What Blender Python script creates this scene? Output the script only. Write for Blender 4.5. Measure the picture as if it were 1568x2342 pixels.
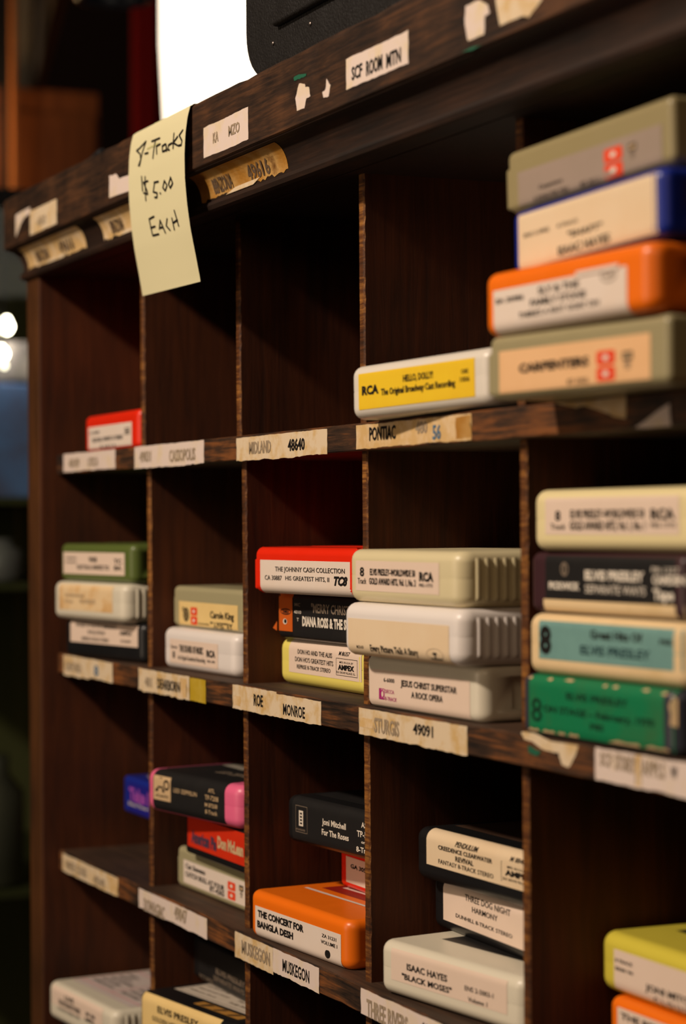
import bpy, bmesh, math, random
from mathutils import Vector, Matrix

random.seed(7)
R = math.radians
scene = bpy.context.scene
for _o in list(bpy.data.objects):
    bpy.data.objects.remove(_o)
MM = 0.001
BASE = 1.30            # height above the floor of the underside of the second shelf, metres


def W3(x, y, z):
    """Cabinet millimetres -> world metres."""
    return Vector((x * MM, y * MM, BASE + z * MM))


# ------------------------------------------------------------------ camera
cam_d = bpy.data.cameras.new('camera')
cam = bpy.data.objects.new('camera', cam_d)
scene.collection.objects.link(cam)
scene.camera = cam
YAW, PITCH, ROLL = 1.15087, 0.00508, -0.00661
_f = Vector((-math.sin(YAW) * math.cos(PITCH), math.cos(YAW) * math.cos(PITCH), math.sin(PITCH)))
_r = Vector((math.cos(YAW), math.sin(YAW), 0))
_u = _r.cross(_f)
_r2 = _r * math.cos(ROLL) + _u * math.sin(ROLL)
_u2 = _u * math.cos(ROLL) - _r * math.sin(ROLL)
cam.matrix_world = Matrix(((_r2.x, _u2.x, -_f.x, 0.8626086), (_r2.y, _u2.y, -_f.y, -0.3905022),
                           (_r2.z, _u2.z, -_f.z, BASE + 0.0887702), (0, 0, 0, 1)))
cam_d.sensor_fit = 'HORIZONTAL'
cam_d.sensor_width = 15.68
cam_d.lens = 50.85
cam_d.clip_start = 0.02
cam_d.clip_end = 30
cam_d.dof.use_dof = True
cam_d.dof.focus_distance = 0.99
cam_d.dof.aperture_fstop = 5.4
cam_d.dof.aperture_blades = 0

# ------------------------------------------------------------------ world, lights, exposure
scene.view_settings.view_transform = 'Standard'
scene.view_settings.look = 'None'
scene.view_settings.gamma = 1
scene.view_settings.use_curve_mapping = False
scene.view_settings.exposure = 0.0
world = bpy.data.worlds.new('world')
scene.world = world
world.use_nodes = True
world.node_tree.nodes['Background'].inputs[0].default_value = (1.0, 0.62, 0.34, 1)
world.node_tree.nodes['Background'].inputs[1].default_value = 0.006


def area_light(name, loc, target, size, watts, col):
    d = bpy.data.lights.new(name, 'AREA')
    d.shape = 'DISK'
    d.size = size
    d.energy = watts
    d.color = col
    o = bpy.data.objects.new(name, d)
    scene.collection.objects.link(o)
    o.location = loc
    o.rotation_euler = (Vector(target) - Vector(loc)).to_track_quat('-Z', 'Y').to_euler()
    return o


def bulb_light(name, loc, radius, watts, col):
    d = bpy.data.lights.new(name, 'POINT')
    d.shadow_soft_size = radius
    d.energy = watts
    d.color = col
    o = bpy.data.objects.new(name, d)
    scene.collection.objects.link(o)
    o.location = loc
    return o


WARM = (1.0, 0.82, 0.65)
area_light('room_lamp_light', W3(30, -1060, 960), W3(-40, 0, 20), 0.10, 17.5, WARM)
area_light('side_fill_light', W3(1400, -1000, 900), W3(-50, 0, 40), 0.9, 3.6, (1.0, .70, .44))  # added fill from the right, lifts the cartridge sides
area_light('front_fill_light', W3(-350, -2250, 250), W3(-60, 0, -20), 1.2, 9.0, (1.0, .77, .56))  # added broad frontal fill, stands in for light bounced around the room
bulb_light('wardrobe_fill_light', W3(-1748, 215, 560), 0.02, 1.3, (1.0, 0.62, 0.28))  # added unseen warm light before the wardrobe, brightens its left part


# ------------------------------------------------------------------ materials
def srgb(r, g, b):
    f = lambda c: (c / 12.92 if c <= 0.04045 else ((c + 0.055) / 1.055) ** 2.4)
    return (f(r), f(g), f(b), 1)


_mats = {}


def plain(name, col, rough=0.45, spec=0.5, metal=0.0, bump=0.0, bscale=600.0, coat=0.0):
    if name in _mats:
        return _mats[name]
    m = bpy.data.materials.new(name)
    m.use_nodes = True
    nt = m.node_tree
    b = nt.nodes['Principled BSDF']
    tc = nt.nodes.new('ShaderNodeTexCoord')
    nz = nt.nodes.new('ShaderNodeTexNoise')
    nz.inputs['Scale'].default_value = bscale * 0.12
    nz.inputs['Detail'].default_value = 3
    nt.links.new(tc.outputs['Object'], nz.inputs['Vector'])
    mp = nt.nodes.new('ShaderNodeMapRange')
    mp.inputs['To Min'].default_value = max(0.05, rough - 0.08)
    mp.inputs['To Max'].default_value = min(1.0, rough + 0.08)
    nt.links.new(nz.outputs['Fac'], mp.inputs['Value'])
    nt.links.new(mp.outputs['Result'], b.inputs['Roughness'])
    b.inputs['Base Color'].default_value = col if len(col) == 4 else (*col, 1)
    b.inputs['Metallic'].default_value = metal
    b.inputs['Specular IOR Level'].default_value = spec
    b.inputs['Coat Weight'].default_value = coat
    if bump:
        n2 = nt.nodes.new('ShaderNodeTexNoise')
        n2.inputs['Scale'].default_value = bscale
        n2.inputs['Detail'].default_value = 4
        nt.links.new(tc.outputs['Object'], n2.inputs['Vector'])
        bp = nt.nodes.new('ShaderNodeBump')
        bp.inputs['Strength'].default_value = bump
        bp.inputs['Distance'].default_value = 0.0006
        nt.links.new(n2.outputs['Fac'], bp.inputs['Height'])
        nt.links.new(bp.outputs['Normal'], b.inputs['Normal'])
    _mats[name] = m
    return m


def ramp_node(nt, stops):
    cr = nt.nodes.new('ShaderNodeValToRGB')
    e = cr.color_ramp.elements
    e[0].position, e[0].color = stops[0]
    e[1].position, e[1].color = stops[-1]
    for p, c in stops[1:-1]:
        q = e.new(p)
        q.color = c
    return cr


def stained(name, base, stain, scale=60.0, lo=0.45, hi=0.7, rough=0.7, fleck=None):
    """Paper or plastic with blotches of another colour."""
    if name in _mats:
        return _mats[name]
    m = bpy.data.materials.new(name)
    m.use_nodes = True
    nt = m.node_tree
    b = nt.nodes['Principled BSDF']
    tc = nt.nodes.new('ShaderNodeTexCoord')
    nz = nt.nodes.new('ShaderNodeTexNoise')
    nz.inputs['Scale'].default_value = scale
    nz.inputs['Detail'].default_value = 6
    nz.inputs['Roughness'].default_value = 0.62
    nt.links.new(tc.outputs['Object'], nz.inputs['Vector'])
    stops = [(lo, base), (hi, stain)]
    if fleck:
        stops.append((min(1, hi + 0.1), fleck))
    cr = ramp_node(nt, stops)
    nt.links.new(nz.outputs['Fac'], cr.inputs['Fac'])
    nt.links.new(cr.outputs['Color'], b.inputs['Base Color'])
    b.inputs['Roughness'].default_value = rough
    b.inputs['Specular IOR Level'].default_value = 0.25
    _mats[name] = m
    return m


def wood(name, dark, mid, light, axis, rough=0.5, scale=1.0, stops=(0.38, 0.52, 0.68)):
    """Grain running along one axis of the object."""
    if name in _mats:
        return _mats[name]
    m = bpy.data.materials.new(name)
    m.use_nodes = True
    nt = m.node_tree
    b = nt.nodes['Principled BSDF']
    tc = nt.nodes.new('ShaderNodeTexCoord')
    mp = nt.nodes.new('ShaderNodeMapping')
    s = [150 * scale] * 3
    s['xyz'.index(axis)] = 9 * scale
    mp.inputs['Scale'].default_value = s
    nt.links.new(tc.outputs['Object'], mp.inputs['Vector'])
    n1 = nt.nodes.new('ShaderNodeTexNoise')
    n1.inputs['Scale'].default_value = 1.6
    n1.inputs['Detail'].default_value = 7
    n1.inputs['Roughness'].default_value = 0.65
    n1.inputs['Distortion'].default_value = 0.5
    nt.links.new(mp.outputs['Vector'], n1.inputs['Vector'])
    n2 = nt.nodes.new('ShaderNodeTexNoise')
    n2.inputs['Scale'].default_value = 14 * scale
    n2.inputs['Detail'].default_value = 5
    nt.links.new(tc.outputs['Object'], n2.inputs['Vector'])
    mix = nt.nodes.new('ShaderNodeMath')
    mix.operation = 'MULTIPLY_ADD'
    mix.inputs[1].default_value = 0.45
    nt.links.new(n2.outputs['Fac'], mix.inputs[0])
    m2 = nt.nodes.new('ShaderNodeMath')
    m2.operation = 'MULTIPLY'
    m2.inputs[1].default_value = 0.6
    nt.links.new(n1.outputs['Fac'], m2.inputs[0])
    nt.links.new(m2.outputs[0], mix.inputs[2])
    cr = ramp_node(nt, [(stops[0], dark), (stops[1], mid), (stops[2], light)])
    nt.links.new(mix.outputs[0], cr.inputs['Fac'])
    nt.links.new(cr.outputs['Color'], b.inputs['Base Color'])
    b.inputs['Roughness'].default_value = rough
    b.inputs['Specular IOR Level'].default_value = 0.35
    bp = nt.nodes.new('ShaderNodeBump')
    bp.inputs['Strength'].default_value = 0.35
    bp.inputs['Distance'].default_value = 0.0006
    nt.links.new(n1.outputs['Fac'], bp.inputs['Height'])
    nt.links.new(bp.outputs['Normal'], b.inputs['Normal'])
    _mats[name] = m
    return m


def glow(name, col, strength):
    if name in _mats:
        return _mats[name]
    m = bpy.data.materials.new(name)
    m.use_nodes = True
    nt = m.node_tree
    b = nt.nodes['Principled BSDF']
    b.inputs['Base Color'].default_value = (*col, 1)
    b.inputs['Emission Color'].default_value = (*col, 1)
    b.inputs['Emission Strength'].default_value = strength
    _mats[name] = m
    return m


def glass(name, col=(0.9, 0.95, 0.92, 1), rough=0.03):
    if name in _mats:
        return _mats[name]
    m = plain(name, col, rough=0.08)
    b = m.node_tree.nodes['Principled BSDF']
    b.inputs['Transmission Weight'].default_value = 1.0
    b.inputs['IOR'].default_value = 1.05
    return m


W_DIV = wood('divider_wood', srgb(.19, .082, .022), srgb(.275, .125, .035), srgb(.345, .165, .055), 'z', 0.65)
W_EDGE = wood('plywood_edge_wood', srgb(.14, .07, .025), srgb(.36, .20, .075), srgb(.66, .44, .19), 'x', 0.6, 2.2)
W_SHELF = wood('shelf_wood', srgb(.10, .068, .05), srgb(.25, .165, .105), srgb(.50, .30, .145), 'x', 0.6, 1.6, (0.42, 0.52, 0.64))
W_CORN = wood('cornice_wood', srgb(.125, .082, .058), srgb(.225, .148, .096), srgb(.35, .225, .135), 'x', 0.55, 2.2, (0.40, 0.52, 0.66))
W_SIDE = wood('side_panel_wood', srgb(.22, .13, .06), srgb(.31, .185, .085), srgb(.38, .23, .11), 'z', 0.5)
W_TOP = wood('shelf_top_wood', srgb(.17, .12, .09), srgb(.25, .175, .125), srgb(.33, .235, .165), 'x', 0.65, 0.9)
W_MOULD_SHADED = wood('shaded_moulding_wood', srgb(.085, .05, .03), srgb(.145, .085, .05), srgb(.22, .13, .075), 'x', 0.6, 1.2)  # darkened wood: the shade under the fascia is put into its colour
W_BACK = wood('back_panel_wood', srgb(.10, .05, .025), srgb(.15, .075, .035), srgb(.19, .10, .05), 'z', 0.6)

# ------------------------------------------------------------------ mesh helpers
COL = scene.collection


def link(name, me, parent=None, mats=()):
    o = bpy.data.objects.new(name, me)
    COL.objects.link(o)
    for m in mats:
        me.materials.append(m)
    if parent is not None:
        o.parent = parent
    return o


def obj(name, bm, mat, parent=None, smooth=False, weighted=False):
    """One mesh object; bm is in millimetres relative to its parent."""
    me = bpy.data.meshes.new(name)
    bmesh.ops.scale(bm, vec=(MM, MM, MM), verts=bm.verts)
    bm.normal_update()
    bm.to_mesh(me)
    bm.free()
    if smooth or weighted:
        for p in me.polygons:
            p.use_smooth = True
    o = link(name, me, parent, mat if isinstance(mat, (list, tuple)) else [mat])
    if weighted:
        w = o.modifiers.new('weighted_normal', 'WEIGHTED_NORMAL')
        w.keep_sharp = False
        w.weight = 100
    return o


def thing(name, label, cat, loc, rot=(0, 0, 0), group=None):
    o = bpy.data.objects.new(name, None)
    COL.objects.link(o)
    o.empty_display_size = 0.02
    o.location = loc
    o.rotation_euler = rot
    o['label'] = label
    o['category'] = cat
    if group:
        o['group'] = group
    return o


def tag(o, label, cat, group=None):
    o['label'] = label
    o['category'] = cat
    if group:
        o['group'] = group
    return o


def structure(o):
    o['kind'] = 'structure'
    return o


def box(bm, x0, x1, y0, y1, z0, z1, mi=0):
    v = [bm.verts.new((x, y, z)) for z in (z0, z1) for y in (y0, y1) for x in (x0, x1)]
    fs = []
    for q in ((0, 2, 3, 1), (4, 5, 7, 6), (0, 1, 5, 4), (2, 6, 7, 3), (0, 4, 6, 2), (1, 3, 7, 5)):
        f = bm.faces.new([v[i] for i in q])
        f.material_index = mi
        fs.append(f)
    return v, fs


def boxed(x0, x1, y0, y1, z0, z1, bevel=0.0, seg=2):
    bm = bmesh.new()
    box(bm, x0, x1, y0, y1, z0, z1)
    if bevel:
        bmesh.ops.bevel(bm, geom=list(bm.edges), offset=bevel, segments=seg, profile=0.5, affect='EDGES')
    return bm


def lathe(pts, seg=40, cx=0.0, cy=0.0):
    """pts = [(radius, z)], turned about the vertical axis."""
    bm = bmesh.new()
    rings = []
    for r, z in pts:
        rings.append([bm.verts.new((cx + r * math.cos(2 * math.pi * k / seg), cy + r * math.sin(2 * math.pi * k / seg), z))
                      for k in range(seg)])
    for a, b in zip(rings, rings[1:]):
        for k in range(seg):
            bm.faces.new((a[k], a[(k + 1) % seg], b[(k + 1) % seg], b[k]))
    for ring, flip in ((rings[0], True), (rings[-1], False)):
        try:
            bm.faces.new(ring[::-1] if flip else ring)
        except ValueError:
            pass
    return bm


# ---- lettering -------------------------------------------------------------
_glyphs = {}


def glyph_mesh(s, bold, italic):
    key = (s, bold, italic)
    if key in _glyphs:
        return _glyphs[key]
    cu = bpy.data.curves.new('lettering_source', 'FONT')
    cu.body = s
    cu.size = 1.0
    cu.resolution_u = 2
    cu.offset = {0: 0.006, 1: 0.026, 2: 0.05}[bold]
    if italic:
        cu.shear = 0.3
    o = bpy.data.objects.new('lettering_source', cu)
    COL.objects.link(o)
    dg = bpy.context.evaluated_depsgraph_get()
    dg.update()
    me = bpy.data.meshes.new_from_object(o.evaluated_get(dg))
    vs = [(v.co.x, v.co.y) for v in me.vertices]
    fs = [tuple(p.vertices) for p in me.polygons]
    bpy.data.objects.remove(o)
    bpy.data.curves.remove(cu)
    bpy.data.meshes.remove(me)
    _glyphs[key] = (vs, fs)
    return vs, fs


CAP = 0.727


def put_text(bm, s, u0, u1, v0, v1, fn, bold=0, italic=False, mi=0):
    """Text whose ink spans u0..u1 and whose capitals stand v0..v1; fn(u, v) gives the 3D point."""
    vs, fs = glyph_mesh(s, bold, italic)
    if not vs:
        return
    xa = min(v[0] for v in vs)
    xb = max(v[0] for v in vs)
    k = (u1 - u0) / (xb - xa)
    h = (v1 - v0) / CAP
    nv = [bm.verts.new(fn(u0 + (x - xa) * k, v0 + y * h)) for x, y in vs]
    for f in fs:
        try:
            ff = bm.faces.new([nv[i] for i in f])
            ff.material_index = mi
        except ValueError:
            pass


def put_poly(bm, pts, fn, mi=0):
    f = bm.faces.new([bm.verts.new(fn(*p)) for p in pts])
    f.material_index = mi
    return f


def put_rect(bm, u0, u1, v0, v1, fn, mi=0):
    return put_poly(bm, [(u0, v0), (u1, v0), (u1, v1), (u0, v1)], fn, mi)


def put_ring(bm, cu, cv, ru, rv, w, fn, mi=0, n=28):
    a = [(cu + ru * math.cos(2 * math.pi * k / n), cv + rv * math.sin(2 * math.pi * k / n)) for k in range(n)]
    b = [(cu + (ru - w) * math.cos(2 * math.pi * k / n), cv + (rv - w) * math.sin(2 * math.pi * k / n)) for k in range(n)]
    for k in range(n):
        j = (k + 1) % n
        put_poly(bm, [a[k], a[j], b[j], b[k]], fn, mi)


def put_frame(bm, u0, u1, v0, v1, w, fn, mi=0):
    put_rect(bm, u0, u1, v0, v0 + w, fn, mi)
    put_rect(bm, u0, u1, v1 - w, v1, fn, mi)
    put_rect(bm, u0, u0 + w, v0 + w, v1 - w, fn, mi)
    put_rect(bm, u1 - w, u1, v0 + w, v1 - w, fn, mi)


def put_disc(bm, cu, cv, ru, rv, fn, mi=0, n=20):
    put_poly(bm, [(cu + ru * math.cos(2 * math.pi * k / n), cv + rv * math.sin(2 * math.pi * k / n)) for k in range(n)], fn, mi)


INK = {
    'k': plain('black_ink', srgb(.10, .085, .08), 0.7, 0.2),
    'g': plain('grey_ink', srgb(.50, .44, .38), 0.7, 0.2),
    'w': plain('white_ink', srgb(.88, .84, .78), 0.7, 0.2),
    'f': plain('faded_ink', srgb(.62, .55, .46), 0.8, 0.2),
    'd': plain('dark_green_ink', srgb(.04, .20, .13), 0.7, 0.2),
    'm': plain('magenta_ink', srgb(.68, .10, .46), 0.7, 0.2),
    'p': plain('pink_purple_ink', srgb(.62, .30, .68), 0.7, 0.2),
    'n': plain('slate_ink', srgb(.30, .22, .30), 0.7, 0.2),
    't': plain('tan_ink', srgb(.80, .68, .52), 0.7, 0.2),
    'x': plain('slate_teal_ink', srgb(.13, .25, .27), 0.7, 0.2),
    'r': plain('red_ink', srgb(.91, .29, .15), 0.7, 0.2),
    'o': plain('orange_ink', srgb(.78, .36, .10), 0.7, 0.2),
    'u': plain('blue_ink', srgb(.30, .44, .55), 0.7, 0.2),
    'b': plain('brown_ink', srgb(.34, .16, .08), 0.7, 0.2),
}
INK_ORDER = list(INK)


def ink_of(style):
    """Style string: B/b = heavy/bold, i = italic, any other letter = ink colour."""
    bold = 2 if 'B' in style else 1 if 'b' in style else 0
    c = 'k'
    for ch in style:
        if ch not in 'Bbi':
            c = ch
    return bold, 'i' in style, INK_ORDER.index(c)


# measured placements (millimetres)
PAPER_LABELS = [
 ('s1a', -421.7, -323.1, 120.2, 131.9, [('48189', -410.3, -389.6, 123.0, 128.1, 'f'), ('UTICA', -373.2, -353.5, 122.6, 127.8, 'f')]) ,
 ('s1b', -289.5, -182.0, 119.1, 131.0, [('49031', -280.7, -262.0, 122.6, 128.4, 'f'), ('CASSOPOLIS', -232.9, -193.9, 121.5, 127.7, 'f')]) ,
 ('s1c', -137.1, -28.2, 118.8, 130.2, [('MIDLAND', -120.4, -93.0, 122.1, 127.8, 'f'), ('48640', -72.4, -53.0, 122.0, 127.3, '')]) ,
 ('s1d', 2.6, 108.7, 120.1, 130.3, [('PONTIAC', 16.2, 41.9, 123.4, 129.0, ''), ('480', 60.5, 71.1, 124.6, 129.3, 'f'), ('56', 75.8, 83.0, 121.7, 127.4, 'u')]) ,
 ('s2a', -424.1, -373.7, -0.8, 13.5, [('OXFORD', -420.5, -388.4, 2.3, 7.4, 'f')]) ,
 ('s2a2', -373.5, -329.8, 0.0, 13.4, [('8', -363.7, -355.2, 2.3, 8.3, 'u')]) ,
 ('s2b', -285.4, -204.9, -1.3, 11.1, [('481', -274.5, -263.0, 2.0, 7.1, 'f'), ('DEARBORN', -253.9, -219.1, 2.1, 7.6, '')]) ,
 ('s2b2', -205.3, -181.5, -0.8, 10.8, []) ,
 ('s2c', -144.2, -88.5, -0.5, 11.1, [('ROE', -116.4, -104.9, 3.0, 8.5, '')]) ,
 ('s2d', -88.4, -36.5, -0.5, 10.4, [('MONROE', -80.1, -54.6, 1.4, 6.5, '')]) ,
 ('s2e', 3.5, 103.6, -0.7, 10.7, [('STURGIS', 19.1, 43.2, 1.7, 7.8, 'f'), ('49091', 56.4, 74.4, 3.9, 8.4, '')]) ,
 ('s2f', 199.6, 264.6, 0.0, 11.5, [('SCF', 202.9, 210.8, 5.5, 10.1, 'f'), ('STOREY', 212.7, 225.8, 5.0, 10.3, 'f'), ('APPLS', 229.9, 244.2, 5.0, 10.2, 'f'), ('W', 247.6, 251.4, 5.7, 9.6, '')]) ,
 ('s3a', -428.8, -322.6, -119.0, -108.4, [('WHITE CLOUD', -421.9, -380.5, -116.5, -111.3, 'f'), ('49349', -367.2, -346.5, -117.7, -112.5, 'f')]) ,
 ('s3b', -286.9, -181.8, -119.0, -108.4, [('DOWAGIAC', -278.1, -244.8, -119.1, -112.3, 'f'), ('49047', -229.6, -210.6, -115.9, -109.0, 'f')]) ,
 ('s3c', -143.2, -94.6, -120.7, -108.2, [('MUSKEGON', -134.1, -98.3, -117.1, -110.8, 'f')]) ,
 ('s3d', -94.5, -40.7, -119.3, -107.9, [('MUSKEGON', -82.7, -51.5, -116.5, -110.9, '')]) ,
 ('s3e', 3.6, 88.6, -119.0, -108.1, [('THREE RIVERS', 9.7, 49.6, -118.8, -111.3, 'f'), ('49093', 60.9, 82.2, -115.5, -110.5, '')]) ,
 ('ca', -445.0, -413.7, 262.5, 276.9, []) ,
 ('cb', -413.6, -359.3, 260.4, 274.8, [('480', -399.4, -380.5, 263.5, 269.1, 'f')]) ,
 ('cd', -120.7, -63.8, 261.2, 275.8, [('KA', -108.0, -101.0, 266.5, 271.3, 'f'), ('MZO', -88.0, -74.0, 266.5, 271.3, 'f')]) ,
 ('ce', 43.6, 101.4, 263.7, 276.4, [('SCF', 49.3, 59.5, 266.8, 272.1, ''), ('ROOM', 63.3, 78.3, 266.0, 271.9, ''), ('MTN', 82.0, 95.1, 265.6, 271.3, '')]) ,
]
PAPER_SCRAPS = [
 ('f1', [(148.9, 275.0), (159.5, 275.1), (165.9, 271.9), (167.8, 268.8), (163.9, 268.4), (163.2, 262.3), (150.7, 262.1), (148.2, 268.4)]) ,
 ('f2', [(171.7, 272.5), (173.6, 275.6), (207.5, 274.4), (205.1, 265.2), (195.5, 261.2), (192.0, 262.8), (175.3, 262.5)]) ,
 ('f3', [(-5.4, 275.7), (0.6, 274.1), (1.6, 272.7), (5.4, 272.0), (6.9, 267.9), (2.6, 267.8), (0.4, 264.0), (-7.8, 264.3), (-9.3, 270.0)]) ,
 ('f4', [(23.8, 272.0), (27.8, 268.7), (25.7, 264.6), (20.5, 264.9), (19.5, 267.3), (22.7, 268.0)]) ,
 ('fn', [(-263.4, 273.9), (-252.5, 273.3), (-246.4, 270.0), (-231.4, 269.7), (-216.7, 267.6), (-216.8, 260.5), (-263.6, 262.4)]) ,
 ('g1', [(-11.4, 279.1), (-5.9, 279.4), (2.8, 278.0), (1.7, 277.3), (-4.8, 277.3), (-10.3, 277.8)]) ,
 ('g2', [(150.7, 259.6), (161.8, 258.6), (152.7, 258.3), (146.0, 258.9)]) ,
 ('e1', [(172.2, 130.9), (221.6, 130.9), (220.8, 123.5), (215.9, 123.7), (207.9, 126.0), (193.8, 128.7), (189.0, 128.6)]) ,
 ('e2', [(226.6, 119.7), (247.9, 126.9), (248.8, 119.5)]) ,
 ('h1', [(146.4, 12.2), (155.5, 12.4), (169.0, 10.5), (188.0, 10.7), (186.0, 7.1), (181.0, 2.4), (176.5, 2.9), (174.0, 7.0), (163.8, 7.0), (154.4, 9.3), (149.0, 9.6)]) ,
 ('h2', [(151.7, 7.5), (161.7, 6.3), (158.5, 4.5), (152.2, 5.0)]) ,
]
STROKES= [[(-195.5, 281.2), (-204.8, 279.1), (-209.1, 278.6), (-203.2, 276.1), (-201.6, 273.1), (-205.0, 270.3)], [(-195.5, 281.2), (-199.8, 276.1), (-203.3, 270.0)], [(-195.7, 274.9), (-190.7, 274.7)], [(-186.4, 279.7), (-174.2, 279.4)], [(-180.7, 279.3), (-183.3, 270.8)], [(-177.6, 272.1), (-178.3, 276.0), (-172.7, 276.2)], [(-164.7, 274.9), (-169.5, 274.6), (-168.7, 271.8), (-163.2, 271.7), (-163.9, 274.8), (-162.4, 271.1)], [(-154.5, 273.8), (-160.0, 273.6), (-160.8, 271.6), (-158.5, 271.0)], [(-152.9, 278.3), (-153.0, 270.9)], [(-146.7, 275.7), (-152.9, 273.6), (-146.8, 271.5)], [(-139.8, 277.7), (-144.4, 275.9), (-139.9, 272.5), (-140.7, 270.6), (-145.3, 271.0)], [(-190.9, 260.6), (-197.6, 260.7), (-192.7, 255.9), (-191.9, 254.2), (-197.7, 255.5)], [(-200.1, 264.1), (-199.3, 256.8)], [(-195.0, 263.3), (-195.3, 251.4)], [(-181.1, 258.6), (-183.6, 254.1), (-178.0, 252.8), (-178.8, 250.7), (-182.1, 251.2)], [(-181.9, 258.5), (-175.4, 258.1)], [(-173.6, 252.2), (-173.0, 251.8)], [(-166.6, 257.1), (-169.1, 254.2), (-165.9, 252.2), (-162.7, 254.4), (-166.6, 257.3)], [(-157.1, 257.3), (-160.3, 254.6), (-158.0, 252.4), (-154.1, 254.2), (-157.1, 257.6)], [(-185.5, 242.2), (-192.9, 241.8)], [(-192.9, 241.8), (-190.6, 233.3), (-181.6, 233.0)], [(-192.2, 237.3), (-185.6, 237.3)], [(-179.9, 235.3), (-177.4, 239.3), (-171.9, 232.4)], [(-178.3, 235.6), (-174.2, 235.6)], [(-167.0, 238.7), (-169.4, 235.6), (-164.7, 232.8)], [(-159.9, 238.1), (-158.4, 232.3)], [(-155.1, 241.2), (-151.4, 233.3)], [(-159.1, 235.6), (-152.1, 236.3)]]
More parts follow.
